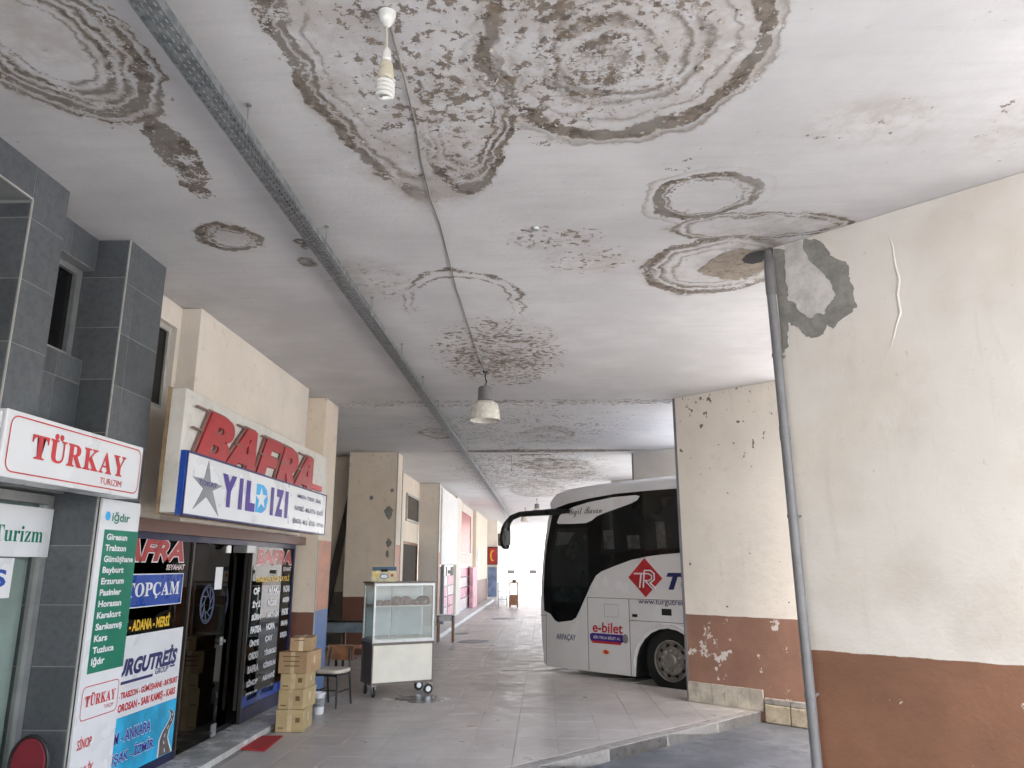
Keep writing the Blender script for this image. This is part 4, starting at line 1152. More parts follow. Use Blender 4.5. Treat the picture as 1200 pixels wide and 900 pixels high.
for (u, v, w), (u2, v2, w2) in zip(ctr[:6], ctr[1:7]):
    a, b = 0.25, 0.7
    m.poly([PG.p(u + (u2-u)*a + .008, v + (v2-v)*a, .0105), PG.p(u + (u2-u)*b + .006, v + (v2-v)*b, .0105), PG.p(u + (u2-u)*b - .006, v + (v2-v)*b, .0105), PG.p(u + (u2-u)*a - .008, v + (v2-v)*a, .0105)])
part('road_dashes', m, MAT['pwhite'], gl1)
# prints on the right pane
text('BAFRA', PG, 9.22, 10.50, 1.82, 2.00, MAT['redplastic'], gl2, n=0.004, bold=0.05, shear=0.12)
text('BAFRA', PG, 9.205, 10.515, 1.81, 2.01, MAT['pinkpale'], gl2, n=0.002, bold=0.085, shear=0.12)
text('SEYAHAT', PG, 10.18, 10.50, 1.735, 1.79, MAT['pinkpale'], gl2, n=0.003, bold=0.03)
text('TRABZON RİZE ÇAYELİ', PG, 9.22, 10.44, 1.595, 1.69, MAT['yellow'], gl2, n=0.003, bold=0.03)
colA = ['OF', 'İYİ', 'SÜRM', 'FATSA', 'ÜNYE', 'ORDU', 'BAFRA', 'SİNOP', 'TERME']
colB = ['ARAKLI', 'RİZE', 'ARTVİN', 'HOPA', 'ÇAY', 'TİREBOLU', 'GİRESUN', 'ARHAVİ', 'VAKFIKEBİR']
colC = ['PAZAR', 'ARDEŞEN', 'FINDIK', 'KEMALPAŞA', 'BORÇKA']
for q in range(9):
    v = 1.465 - q * 0.148
    w = 0.10 + 0.05 * min(len(colA[q]), 5)
    text(colA[q], PG, 9.185, 9.185 + w, v, v + 0.082, MAT['pwhite'], gl2, n=0.003, bold=0.055)
    w = 0.10 + 0.055 * min(len(colB[q]), 6)
    text(colB[q], PG, 9.69, 9.69 + w, v, v + 0.082, MAT['pwhite'], gl2, n=0.003, bold=0.055)
    if q < 5:
        text(colC[q], PG, 10.24, 10.24 + 0.26, v, v + 0.082, MAT['pwhite'], gl2, n=0.003, bold=0.055)
m = MB(); PG.rect(m, 9.08, 10.52, 0.215, 0.34, -0.001, 0.003); part('blue_strip', m, MAT['blue'], gl2)

# big sign: white box with raised red letters
bs = thing('letter_sign', 'big white box sign with raised red capital letters above the ticket office', 'sign', (-3.0, 7.9, 2.2))
pl = facade(-2.90)
m = MB(); pl.rect(m, 5.88, 9.99, 2.21, 3.215, -0.125, 0.0); part('box', m, MAT['offwhite'], bs, bevel=0.008)
m = MB(); m.box(-3.05, -3.026, 5.87, 9.98, 2.20, 3.225); part('back_frame', m, M('rusty_back_frame', (0.30, 0.21, 0.12), 0.7, var=.3, vs=8), bs)
for y in (6.95, 8.4, 9.8):
    m = MB(); m.box(-3.312, -3.05, y, y + 0.04, 2.9, 2.94); part('bracket', m, MAT['steel'], bs)
text(bolditalic('BAFRA'), pl, 6.03, 9.26, 2.64, 3.10, MAT['redplastic'], bs, n=0.045, depth=0.04, bold=0.028, shear=0.12, name='letters')
text(bolditalic('BAFRA'), pl, 6.00, 9.25, 2.65, 3.12, MAT['letterside'], bs, n=0.028, depth=0.025, bold=0.04, shear=0.12, name='letter_shadow')
for i, u in enumerate((6.12, 6.98, 7.60, 8.22, 8.80)):
    part('speed_stripe', pl.rect(MB(), u - 0.10, u + 0.10, 3.085, 3.10, 0.02, 0.046), MAT['letterside'], bs)
    part('speed_stripe', pl.rect(MB(), u - 0.14, u + 0.04, 2.90, 2.915, 0.02, 0.046), MAT['letterside'], bs)
m = MB(); pl.rect(m, 9.10, 9.72, 2.735, 2.80, 0.002, 0.03); part('red_bar', m, MAT['red'], bs)
# smaller sign in front of its lower half
ys = thing('banner_sign', 'white sign with grey star and indigo capitals in a navy frame, under the red letters', 'sign', (-2.87, 7.9, 2.19))
pl = facade(-2.85)
m = MB(); pl.rect(m, 5.915, 9.865, 2.205, 2.69, -0.045, 0.0); part('board', m, MAT['white'], ys)
m = MB()
for a, b, c, d in ((5.90, 9.88, 2.19, 2.206), (5.90, 9.88, 2.689, 2.706), (5.90, 5.916, 2.206, 2.689), (9.864, 9.88, 2.206, 2.689)): pl.rect(m, a, b, c, d, -0.048, 0.006)
part('frame', m, MAT['navy'], ys)
m = MB(); m.box(-2.897, -2.852, 5.885, 5.899, 2.19, 2.706); part('side_panel', m, MAT['blue'], ys)
m = MB(); pl.shape(m, [(6.30, 2.675), (6.37, 2.50), (6.62, 2.49), (6.42, 2.43), (6.58, 2.225), (6.31, 2.37), (6.08, 2.25), (6.24, 2.43), (6.03, 2.51), (6.24, 2.515)], 0.0, 0.004); star = part('star', m, MAT['greystar'], ys)
text('TOKAT', pl, 6.13, 6.50, 2.455, 2.50, MAT['purple'], ys, n=0.006, bold=0.02)
lets = [('Y', 6.60, 6.92), ('I', 6.99, 7.08), ('L', 7.16, 7.40), ('I', 7.83, 7.92), ('Z', 7.98, 8.22), ('I', 8.28, 8.38)]
for t, a, b in lets:
    text(t, pl, a, b, 2.315, 2.605, MAT['purple'], ys, n=0.004, bold=0.075)
m = MB(); D = [(7.43, 2.60), (7.43, 2.32), (7.60, 2.32), (7.70, 2.36), (7.75, 2.46), (7.70, 2.56), (7.60, 2.60)]
pl.shape(m, D[::1] if True else D, 0.0, 0.004); part('letters', m, MAT['lblue'], ys)
m = MB(); pl.shape(m, star_pts(7.56, 2.46, 0.16, 0.115, 95), 0.004, 0.006); part('small_star', m, MAT['white'], ys)
text('AMASYA - TOKAT - SİVAS', pl, 8.68, 9.62, 2.57, 2.63, MAT['navy'], ys, n=0.004, bold=0.015)
text('KAYSERİ - MALATYA - ELAZIĞ', pl, 8.62, 9.76, 2.425, 2.495, MAT['navy'], ys, n=0.004, bold=0.015)
text('BİNGÖL - MUŞ - BİTLİS - TATVAN', pl, 8.58, 9.80, 2.265, 2.345, MAT['navy'], ys, n=0.004, bold=0.015)
# ------------------------------------------------------------------ things before the ticket office
m = MB(); m.add([(-3.07, 8.12, 0.004), (-2.80, 8.06, 0.004), (-2.85, 8.73, 0.004), (-3.07, 8.71, 0.004), (-3.07, 8.12, 0.016), (-2.80, 8.06, 0.016), (-2.85, 8.73, 0.016), (-3.07, 8.71, 0.016)],
                [(3, 2, 1, 0), (4, 5, 6, 7), (0, 1, 5, 4), (1, 2, 6, 5), (2, 3, 7, 6), (3, 0, 4, 7)])
solo('door_mat', m, MAT['redmat'], 'small red rubber mat on the floor before the office door', 'mat')

# stack of five cartons
specs = [(0.235, 0.31, 0.40, 0.0, 0.0, 3.0, 'cardboard2', 'bottom'), (0.215, 0.29, 0.40, 0.02, 0.01, -4.0, 'cardboard2', 'second'), (0.165, 0.29, 0.40, 0.02, 0.0, 1.0, 'cardboard2', 'middle'),
         (0.235, 0.34, 0.42, 0.03, 0.0, -6.0, 'cardboard', 'fourth'), (0.15, 0.25, 0.38, 0.045, 0.03, 9.0, 'cardboard', 'top')]
clab = ['ochre carton at the very bottom of the stack of five beside the office', 'ochre carton second from the bottom of the stack', 'ochre carton in the middle of the stack, with dark square print',
        'large brown carton second from the top of the stack', 'small brown carton on the very top of the stack']
z = 0.002
for q, (hh, w, d, dx, dy, rot, mt, _) in enumerate(specs):
    t = thing('cardboard_box', clab[q], 'box', (-2.87 + dx, 9.16 + dy, z), R(rot), group='cartons stacked beside the ticket office')
    M4 = ROOTM[t.name]
    def Wp(mb):
        mb.v = [tuple(M4 @ Vector(p)) for p in mb.v]; return mb
    part('carton', Wp(MB().box(-w/2, w/2, -d/2, d/2, 0.0, hh - 0.003)), MAT[mt], t, bevel=0.006)
    m = MB(); m.box(-0.025, 0.025, -d/2 - 0.0015, d/2, hh - 0.0032, hh - 0.0018); m.box(-0.025, 0.025, -d/2 - 0.002, -d/2 - 0.0005, 0.0, hh - 0.0018)
    part('tape', Wp(m), MAT['tape'], t)
    if mt == 'cardboard2':
        pr_ = [(w/2 - 0.09, w/2 - 0.04, hh * .42, hh * .42 + 0.05), (-w/2 + 0.03, -w/2 + 0.09, hh * .15, hh * .15 + 0.015)]
    else:
        pr_ = [(-w/2 + 0.05 + e * 0.01, w/2 - 0.09, hh * .75 - e * .05, hh * .75 - e * .05 + 0.012) for e in range(3 if q == 3 else 1)]
    for a, b, c, e in pr_:
        part('print', Wp(MB().box(a, b, -d/2 - 0.002, -d/2 - 0.0008, c, e)), MAT['cardprint'], t)
    m = MB(); m.box(w/2 - 0.0006, w/2 + 0.0008, -0.02, 0.02, hh * .4, hh * .75); part('side_label', Wp(m), MAT['tape'], t)
    z += hh
# white bucket
bk_ = thing('plastic_bucket', 'white plastic bucket on the floor between the cartons and the chair', 'bucket', (-2.84, 10.03, 0.002))
m = MB(); m.lathe((-2.84, 10.03, 0.002), [(0, 0.0), (0.055, 0.0), (0.062, 0.02), (0.072, 0.235), (0.078, 0.238), (0.078, 0.255), (0.066, 0.255), (0.058, 0.03), (0, 0.03)], 20); part('body', m, MAT['white'], bk_, smooth=40)
m = MB(); m.tube([(-2.84 + 0.078 * math.cos(R(a)), 10.03 - 0.03 - 0.05 * math.sin(R(a)), 0.235 - 0.10 * math.sin(R(a))) for a in range(0, 181, 15)], 0.003, 6); part('handle', m, MAT['castermetal'], bk_, smooth=60)
m = MB(); m.lathe((-2.84, 10.03, 0.002), [(0.0665, 0.09), (0.0705, 0.19), ], 20); part('label_band', m, MAT['greystar'], bk_, smooth=60)

# chair
chl = Vector((-2.84, 10.58, 0))
cr = R(-14)
chs = thing('wooden_back_chair', 'chair with brown veneer back, cream seat and black legs beside the cartons', 'chair', tuple(chl), cr)
CM = ROOTM[chs.name]
def CW(mb):
    mb.v = [tuple(CM @ Vector(p)) for p in mb.v]; return mb
# local: front of the chair towards -y
seat = [(0.21 * math.copysign(abs(math.cos(R(a))) ** 0.55, math.cos(R(a))), 0.20 * math.copysign(abs(math.sin(R(a))) ** 0.55, math.sin(R(a)))) for a in range(0, 360, 12)]
m = MB(); m.prism([(x, y, 0.475) for x, y in seat], (0, 0, -0.05)); part('seat', CW(m), MAT['seatcream'], chs, bevel=0.014, smooth=50)
for sx in (-1, 1):
    m = MB(); m.tube([(sx * 0.165, -0.155, 0.425), (sx * 0.175, -0.175, 0.003)], [0.016, 0.013], 8); part('leg', CW(m), MAT['blackmetal'], chs, smooth=60)
    m = MB(); m.tube([(sx * 0.17, 0.24, 0.003), (sx * 0.165, 0.17, 0.43), (sx * 0.15, 0.19, 0.60), (sx * 0.145, 0.215, 0.72)], [0.013, 0.016, 0.0145, 0.013], 8); part('leg', CW(m), MAT['blackmetal'], chs, smooth=60)
m = MB(); m.box(-0.16, 0.16, -0.165, -0.145, 0.39, 0.42); m.box(-0.165, -0.145, -0.15, 0.17, 0.39, 0.42); m.box(0.145, 0.165, -0.15, 0.17, 0.39, 0.42); part('seat_rail', CW(m), MAT['blackmetal'], chs)
m = MB(); m.tube([(-0.17, -0.165, 0.22), (0.17, -0.165, 0.22)], 0.008, 6); m.tube([(-0.17, -0.165, 0.20), (-0.17, 0.2, 0.2)], 0.008, 6); m.tube([(0.17, -0.165, 0.20), (0.17, 0.2, 0.2)], 0.008, 6); part('stretcher', CW(m), MAT['blackmetal'], chs, smooth=60)
m = MB()
arc = [(-0.20 + 0.04 * k, 0.175 + 0.030 * (1 - (k / 5 - 1) ** 2)) for k in range(11)]
vs = []; n = len(arc)
for zz, dy in ((0.555, 0.0), (0.64, 0.016), (0.745, 0.034)):
    vs += [(x * (1.0 if zz < .7 else .97), y + dy, zz) for x, y in arc]
vs2 = [(x, y + 0.014, zz) for x, y, zz in vs]
fs = []
for r in range(2):
    for k in range(n - 1):
        fs.append((r*n+k, r*n+k+1, (r+1)*n+k+1, (r+1)*n+k)); fs.append((3*n + r*n+k+1, 3*n + r*n+k, 3*n + (r+1)*n+k, 3*n + (r+1)*n+k+1))
for k in range(n - 1):
    fs.append((k, 3*n+k, 3*n+k+1, k+1)); fs.append((2*n+k+1, 5*n+k+1, 5*n+k, 2*n+k))
for r in range(2):
    fs.append((r*n, (r+1)*n, 3*n+(r+1)*n, 3*n+r*n)); fs.append(((r+1)*n-1, 3*n+(r+1)*n-1, 3*n+(r+2)*n-1, (r+2)*n-1))
m.add(vs + vs2, fs); part('backrest', CW(m), MAT['wood'], chs, smooth=40)

# display cart: glass case on a cabinet with casters; local x along its front, y away from the viewer
ca = R(30.0)
cart = thing('display_cart', 'glass food display case on a cream cabinet with casters', 'cart', (-2.44, 11.15, 0), ca)
KM = ROOTM[cart.name]
def KW(mb):
    mb.v = [tuple(KM @ Vector(p)) for p in mb.v]; return mb
CWD, CD = 0.93, 0.50
Z0, Z1, Z2 = 0.17, 0.735, 1.555
m = MB(); m.box(0.012, CWD - 0.012, 0.012, CD - 0.012, Z0 + 0.02, Z1 - 0.03); part('cabinet', KW(m), MAT['cartframe'], cart)
m = MB(); m.box(0.02, CWD - 0.02, 0.0, 0.011, Z0 + 0.03, Z1 - 0.035); part('front_panel', KW(m), MAT['cabinet'], cart, bevel=0.002)
m = MB()
m.box(0, CWD, 0, CD, Z0, Z0 + 0.022); m.box(-0.01, CWD + 0.01, -0.012, CD + 0.01, Z1 - 0.028, Z1)
for x in (0.0, CWD - 0.018):
    for y in (-0.002, CD - 0.018): m.box(x, x + 0.018, y, y + 0.018, Z0 + 0.022, Z1 - 0.028)
part('edge_profile', KW(m), MAT['cartframe'], cart)
m = MB()
b = 0.028
for x in (0.0, CWD - b):
    for y in (0.0, CD - b): m.box(x, x + b, y, y + b, Z1 + 0.001, Z2)
for y in (0.0, CD - b):
    m.box(b, CWD - b, y, y + b, Z1 + 0.001, Z1 + 0.04); m.box(b, CWD - b, y, y + b, Z2 - 0.035, Z2)
for x in (0.0, CWD - b):
    m.box(x, x + b, b, CD - b, Z1 + 0.001, Z1 + 0.04); m.box(x, x + b, b, CD - b, Z2 - 0.035, Z2)
m.box(0.40, 0.425, CD - b, CD - 0.005, Z1 + 0.04, Z2 - 0.035)
part('case_frame', KW(m), MAT['alu'], cart)
m = MB(); m.box(-0.015, CWD + 0.015, -0.015, CD + 0.015, Z2 + 0.001, Z2 + 0.022); part('case_top', KW(m), MAT['cartframe'], cart)
m = MB(); m.box(b, CWD - b, 0.010, 0.015, Z1 + 0.04, Z2 - 0.035); part('front_glass', KW(m), MAT['clearglass'], cart)
m = MB(); m.box(0.010, 0.015, b, CD - b, Z1 + 0.04, Z2 - 0.035); part('side_glass', KW(m), MAT['clearglass'], cart)
m = MB(); m.box(CWD - 0.015, CWD - 0.010, b, CD - b, Z1 + 0.04, Z2 - 0.035); part('side_glass', KW(m), MAT['clearglass'], cart)
m = MB(); m.box(b, 0.40, CD - 0.018, CD - 0.013, Z1 + 0.04, Z2 - 0.035); part('sliding_door', KW(m), MAT['clearglass'], cart)
m = MB(); m.box(0.425, CWD - b, CD - 0.018, CD - 0.013, Z1 + 0.04, Z2 - 0.035); part('sliding_door', KW(m), MAT['clearglass'], cart)
m = MB(); m.box(0.02, CWD - 0.02, 0.03, CD - 0.03, 1.225, 1.24); part('shelf', KW(m), MAT['tray'], cart)
m = MB(); m.box(0.02, CWD - 0.02, 0.03, CD - 0.03, Z1 + 0.04, Z1 + 0.05); part('case_floor', KW(m), MAT['tray'], cart)
for a, b_ in ((0.03, 0.40), (0.425, CWD - 0.03)):
    part('pale_backing', KW(MB().box(a, b_, CD - 0.05, CD - 0.045, Z1 + 0.06, 1.215)), MAT['backing'], cart)
    part('pale_backing', KW(MB().box(a, b_, CD - 0.05, CD - 0.045, 1.245, Z2 - 0.04)), MAT['white'], cart)  # white upper board stands in for the bright reflection in the glass
# swivel casters
for x, y in ((0.06, 0.06), (CWD - 0.06, 0.06), (0.06, CD - 0.06), (CWD - 0.06, CD - 0.06)):
    m = MB(); m.box(x - 0.03, x + 0.03, y - 0.03, y + 0.03, Z0 - 0.008, Z0 - 0.001); m.box(x - 0.022, x - 0.018, y - 0.02, y + 0.03, 0.05, Z0 - 0.008); m.box(x + 0.018, x + 0.022, y - 0.02, y + 0.03, 0.05, Z0 - 0.008)
    c = part('caster', KW(m), MAT['castermetal'], cart)
    ax_, ay_, az_ = ((0, 1, 0), (0, 0, 1), (1, 0, 0)) if x < 0.5 else ((0, 0, 1), (1, 0, 0), (0, 1, 0))
    co_ = (x - 0.015, y + 0.012, 0.072) if x < 0.5 else (x, y - 0.045, 0.072)
    m = MB(); m.lathe(co_, [(0.035, 0), (0.063, 0.0), (0.069, 0.006), (0.069, 0.024), (0.063, 0.03), (0.035, 0.03)], 18, ax_, ay_, az_); part('tyre', KW(m), MAT['rubber'], c, smooth=40)
    m = MB(); m.lathe((co_[0] - (0.001 if x < 0.5 else 0), co_[1] - (0 if x < 0.5 else 0.001), 0.072), [(0, 0), (0.038, 0.0), (0.038, 0.032), (0, 0.032)], 14, ax_, ay_, az_); part('wheel_disc', KW(m), MAT['castermetal'], c, smooth=40)
# pastries in the case
food = [(0.14, 0.2, 0.075, 'flat brown pastry at the left end of the case shelf'), (0.26, 0.18, 0.065, 'flat brown pastry second from the left on the case shelf'), (0.42, 0.22, 0.08, 'browned loaf left of the middle of the case shelf'),
        (0.55, 0.2, 0.085, 'tall browned loaf in the middle of the case shelf'), (0.68, 0.2, 0.07, 'browned loaf right of the middle of the case shelf'), (0.84, 0.24, 0.10, 'big square loaf at the right end of the case shelf')]
for x, y, r, lab in food:
    m = MB(); hgt = 0.075 if r < 0.076 else 0.125
    p0 = KM @ Vector((x, y, 1.241))
    prof = [(0, 0), (r * .9, 0.0), (r, hgt * .3), (r * .92, hgt * .7), (r * .55, hgt * .95), (0, hgt)]
    m.lathe(tuple(p0), prof, 12, tuple(Vector((math.cos(ca), math.sin(ca), 0)) * 1.05), tuple(Vector((-math.sin(ca), math.cos(ca), 0)) * 1.3))
    solo('pastry', m, MAT['bread'], lab, 'pastry', 'pastries in the display case', smooth=50)
# fruit carton on the case
fb = thing('fruit_carton', 'open topped yellow and blue printed fruit carton lying on the display case', 'box', tuple(KM @ Vector((0.20, 0.20, Z2 + 0.023))), R(12))
FM = ROOTM[fb.name]
def FW(mb):
    mb.v = [tuple(FM @ Vector(p)) for p in mb.v]; return mb
fw, fd, fh = 0.36, 0.24, 0.215
m = MB(); m.box(-fw/2, fw/2, -fd/2, -fd/2 + 0.006, 0, fh); m.box(-fw/2, fw/2, fd/2 - 0.006, fd/2, 0, fh); m.box(-fw/2, -fw/2 + 0.006, -fd/2 + .007, fd/2 - .007, 0, fh + 0.01); m.box(fw/2 - 0.006, fw/2, -fd/2 + .007, fd/2 - .007, 0, fh + 0.01); m.box(-fw/2, fw/2, -fd/2 + .007, fd/2 - .007, 0, 0.006)
body = part('carton', FW(m), M('carton_yellow_white_print', (0.60, 0.56, 0.36), 0.7, var=.25, vs=9), fb)
m = MB(); m.box(-fw/2 + .004, fw/2 - .004, -fd/2 - 0.002, -fd/2 - 0.0006, fh - 0.06, fh - 0.002); part('blue_band', FW(m), M('carton_blue_band', (0.05, 0.10, 0.16), 0.6), fb)
m = MB(); m.box(-0.05, 0.05, -fd/2 - 0.003, -fd/2 - 0.0022, fh - 0.075, fh - 0.035); part('hand_hole', FW(m), MAT['under'], fb)
fpl = Plane(tuple(FM @ Vector((0, -fd/2, 0))), tuple((FM.to_3x3() @ Vector((1, 0, 0)))), (0, 0, 1))
m = MB(); fpl.shape(m, disc_pts(0, 0.075, 0.065, 0.038), 0.0006, 0.002); part('oval_print', FW(MB()) and m, MAT['blue'], fb)
m = MB(); fpl.shape(m, disc_pts(0, 0.075, 0.052, 0.027), 0.002, 0.003); part('oval_print', m, MAT['pwhite'], fb)
m = MB(); fpl.shape(m, disc_pts(-0.11, 0.09, 0.028, 0.028), 0.0006, 0.002); fpl.shape(m, disc_pts(-0.14, 0.15, 0.025, 0.022), 0.0006, 0.0015); part('fruit_print', m, MAT['yellow'], fb)
m = MB(); fpl.shape(m, disc_pts(0.115, 0.09, 0.022, 0.022), 0.0006, 0.002); part('fruit_print', m, MAT['red'], fb)
# litter
m = MB(); m.add([(-2.27, 11.04, 0.004), (-2.12, 11.02, 0.004), (-2.09, 11.13, 0.006), (-2.24, 11.15, 0.022), (-2.18, 11.09, 0.016)], [(0, 1, 4), (1, 2, 4), (2, 3, 4), (3, 0, 4)])
solo('paper_scrap', m, MAT['offwhite'], 'crumpled pale paper scrap on the floor before the cart', 'litter')

# bench in the vestibule behind the chair
bn = thing('bench', 'bench with faded blue plank back in the vestibule behind the cart', 'bench', (-3.6, 13.45, 0))
m = MB(); m.box(-4.35, -2.75, 13.58, 13.61, 0.68, 0.84); part('back_plank', m, MAT['blueplank'], bn, bevel=0.004)
m = MB(); m.box(-4.35, -2.75, 13.56, 13.615, 0.855, 0.885); part('top_rail', m, MAT['blackmetal'], bn)
for q in range(3):
    m = MB(); m.box(-4.35, -2.75, 13.15 + q * 0.135, 13.275 + q * 0.135, 0.42, 0.45); part('seat_plank', m, MAT['wood'], bn, bevel=0.004)
for x in (-4.2, -3.5, -2.9):
    m = MB(); m.box(x, x + 0.04, 13.17, 13.21, 0.004, 0.42); part('leg', m, MAT['blackmetal'], bn)
    m = MB(); m.box(x, x + 0.04, 13.615, 13.655, 0.004, 0.86); part('leg', m, MAT['blackmetal'], bn)
    m = MB(); m.box(x, x + 0.04, 13.21, 13.615, 0.385, 0.419); part('rail', m, MAT['blackmetal'], bn)
pt = thing('serving_tray', 'pale shallow tray lying on the bench behind the chair', 'tray', (-3.45, 13.33, 0.452))
m = MB(); m.lathe((-3.45, 13.33, 0.452), [(0, 0), (0.20, 0), (0.25, 0.03), (0.255, 0.03), (0.205, 0.008), (0, 0.008)], 20); part('dish', m, MAT['tray'], pt, smooth=40)
m = MB(); m.box(-3.22, -3.10, 13.28, 13.36, 0.452, 0.50)
solo('sponge', m, MAT['salmon'], 'small salmon coloured block on the bench beside the tray', 'sponge', bevel=0.008)

# ------------------------------------------------------------------ vestibule, pier, stair
vw = thing('vestibule_wall', 'cream back wall with grey dado in the vestibule left of the wide pier', 'wall', (-6, 18.0, 0))
m = MB(); m.box(-7.2, -4.28, 17.05, 17.2, 0.002, CEIL - 0.004); m.box(-7.35, -7.2, 11.57, 17.2, 0.002, CEIL - 0.004); part('render', m, MAT['greydado'], vw)
st = thing('stair_stringer', 'dark slanting stair stringer against the wall left of the wide pier', 'stair', (-4.6, 16.8, 0))
sp_ = Plane((0, 16.80, 0), (1, 0, 0), (0, 0, 1))
m = MB(); sp_.shape(m, [(-5.00, 0.004), (-4.78, 0.004), (-4.29, 3.05), (-4.29, 3.7), (-4.37, 3.35)], -0.06, 0.0); part('stringer', m, MAT['darkpanel'], st)
pr = thing('wide_pier', 'wide cream pier with brown dado and two grey plaster blots behind the display cart', 'pier', (-3.7, 16.7, 0))
m = MB(); m.box(-4.27, -3.20, 16.42, 17.05, 0.004, CEIL - 0.004); body = part('render', m, MAT['cream'], pr, bevel=0.006)
for x, y in ((-3.208, 16.412), (-3.208, 17.045)):
    m = MB(); m.box(x, x + 0.026, y, y + 0.026, 0.6, CEIL - 0.01); part('corner_trim', m, MAT['trim'], pr)
m = MB(); m.box(-3.199, -3.196, 16.44, 17.04, 1.3, 2.25); part('salmon_stripe', m, MAT['salmon'], pr)
fp = Plane((0, 16.42, 0), (1, 0, 0), (0, 0, 1))
rng = random.Random(11)
for cu, cv, a, b in ((-3.36, 2.93, .10, .16), (-3.33, 2.28, .06, .12), (-3.35, 2.05, .05, .09), (-3.3, 3.4, .05, .05), (-3.75, 3.25, .05, .05)):
    m = MB(); fp.shape(m, [(cu + a * math.cos(R(q)) * rng.uniform(.6, 1.1), cv + b * math.sin(R(q)) * rng.uniform(.6, 1.1)) for q in range(0, 360, 20)], -0.01, 0.004); part('plaster_blot', m, MAT['cement'], pr)

# ------------------------------------------------------------------ shops further along the left side
def win_part(parent, x, y0, y1, z0, z1, fr, pane, name='window'):
    m = MB(); b = 0.06
    m.box(x, x + 0.05, y0, y1, z0, z0 + b); m.box(x, x + 0.05, y0, y1, z1 - b, z1); m.box(x, x + 0.05, y0, y0 + b, z0 + b, z1 - b); m.box(x, x + 0.05, y1 - b, y1, z0 + b, z1 - b)
    w = part(name, m, fr, parent)
    m = MB(); m.box(x + 0.015, x + 0.022, y0 + b, y1 - b, z0 + b, z1 - b); part('pane', m, pane, w)
    return w
s2 = thing('recessed_shop', 'recessed cream shop bay with small dark upper window, just beyond the wide pier', 'shop', (-3.8, 20, 0))
m = MB(); m.box(-4.2, -3.75, 17.06, 22.88, 2.45, CEIL - 0.005); m.box(-4.2, -3.75, 17.06, 20.4, 0.004, 2.449); part('wall', m, MAT['cream'], s2)
win_part(s2, -3.752, 20.6, 22.6, 3.0, 3.75, MAT['trim'], MAT['busglass'])
win_part(s2, -3.80, 20.41, 22.86, 0.1, 2.44, MAT['wood'], MAT['smoked'], 'shop_window')
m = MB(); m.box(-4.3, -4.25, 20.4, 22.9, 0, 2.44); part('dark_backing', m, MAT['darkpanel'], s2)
p3 = thing('shop_pier', 'narrow cream pier left of the pink and white shop', 'pier', (-3.45, 23.1, 0))
m = MB(); m.box(-3.75, -3.15, 22.89, 23.30, 0.004, CEIL - 0.005); part('render', m, MAT['creamup'], p3, bevel=0.006)
m = MB(); m.box(-3.16, -3.135, 22.88, 22.905, 0.1, CEIL - 0.01); part('corner_trim', m, MAT['trim'], p3)
m = MB(); m.box(-3.1495, -3.146, 22.91, 23.29, 0.3, 2.2); part('salmon_stripe', m, MAT['salmon'], p3)
led = solo('shop_step', MB().box(-3.75, -2.66, 17.1, 41.5, 0.003, 0.11), MAT['tray'], 'long pale raised step along the far shop fronts', 'step', bevel=0.01)
s3 = thing('pink_shop', 'shop with big white upper panel and pink posters behind glass', 'shop', (-3.3, 25.4, 0.11))
m = MB(); m.box(-3.6, -3.10, 23.31, 27.45, 1.85, 4.15); part('white_panel', m, MAT['paperwhite'], s3, bevel=0.01)
m = MB(); m.box(-3.7, -3.2, 23.31, 27.45, 4.155, CEIL - 0.005); m.box(-3.6, -3.12, 27.46, 28.95, 0.112, CEIL - 0.005); part('wall', m, MAT['creamup'], s3)
for a, b in ((23.35, 24.2), (24.22, 25.6), (25.62, 27.40)):
    w = win_part(s3, -3.25, a, b, 0.13, 1.84, MAT['white'], MAT['glass'], 'shop_window')
for q, (a, b) in enumerate(((24.35, 25.5), (25.75, 27.3))):
    for r in range(4):
        m = MB(); m.box(-3.198, -3.190, a, b, 0.2 + r * 0.33, 0.5 + r * 0.33); part('poster', m, MAT['pink'] if (q + r) % 3 else MAT['pinkpale'], s3)
m = MB(); m.box(-3.45, -3.42, 23.35, 27.4, 0.12, 1.84); part('backing', m, MAT['pinkpale'], s3)
m = MB(); m.tube([(-3.08, 23.5, 0.112), (-3.08, 23.5, 1.84)], 0.055, 12); part('grey_post', m, MAT['pipe'], s3, smooth=50)
s4 = thing('red_window_shop', 'cream shop with tall red framed upper window beyond the white panel', 'shop', (-3.3, 31, 0.11))
m = MB(); m.box(-3.7, -3.20, 28.96, 34.55, 3.95, CEIL - 0.005); m.box(-3.7, -3.20, 28.96, 29.4, 0.112, 3.949); m.box(-3.7, -3.20, 33.4, 34.55, 0.112, 3.949); m.box(-3.7, -3.20, 29.4, 33.4, 1.9, 2.25); part('wall', m, MAT['creamup'], s4)
win_part(s4, -3.22, 29.42, 33.38, 2.26, 3.94, MAT['pinkpale'], MAT['redplastic'])
win_part(s4, -3.25, 29.42, 33.38, 0.13, 1.89, MAT['white'], MAT['glass'], 'shop_window')
for r in range(4):
    m = MB(); m.box(-3.198, -3.190, 29.6, 33.2, 0.2 + r * 0.4, 0.56 + r * 0.4); part('poster', m, MAT['pink'] if r % 2 else MAT['pinkpale'], s4)
m = MB(); m.box(-3.10, -2.95, 32.2, 34.2, 0.112, 1.75); part('pink_rack', m, MAT['pink'], s4, bevel=0.02)
p4 = thing('shop_pier', 'far cream pier with brown dado before the red lantern sign', 'pier', (-3.3, 37, 0))
m = MB(); m.box(-3.7, -3.05, 34.6, 41.3, 0.112, CEIL - 0.005); part('render', m, MAT['cream'], p4, bevel=0.006)
m = MB(); m.box(-3.051, -3.03, 35.2, 36.6, 1.7, 2.6); part('notice', m, MAT['offwhite'], p4)
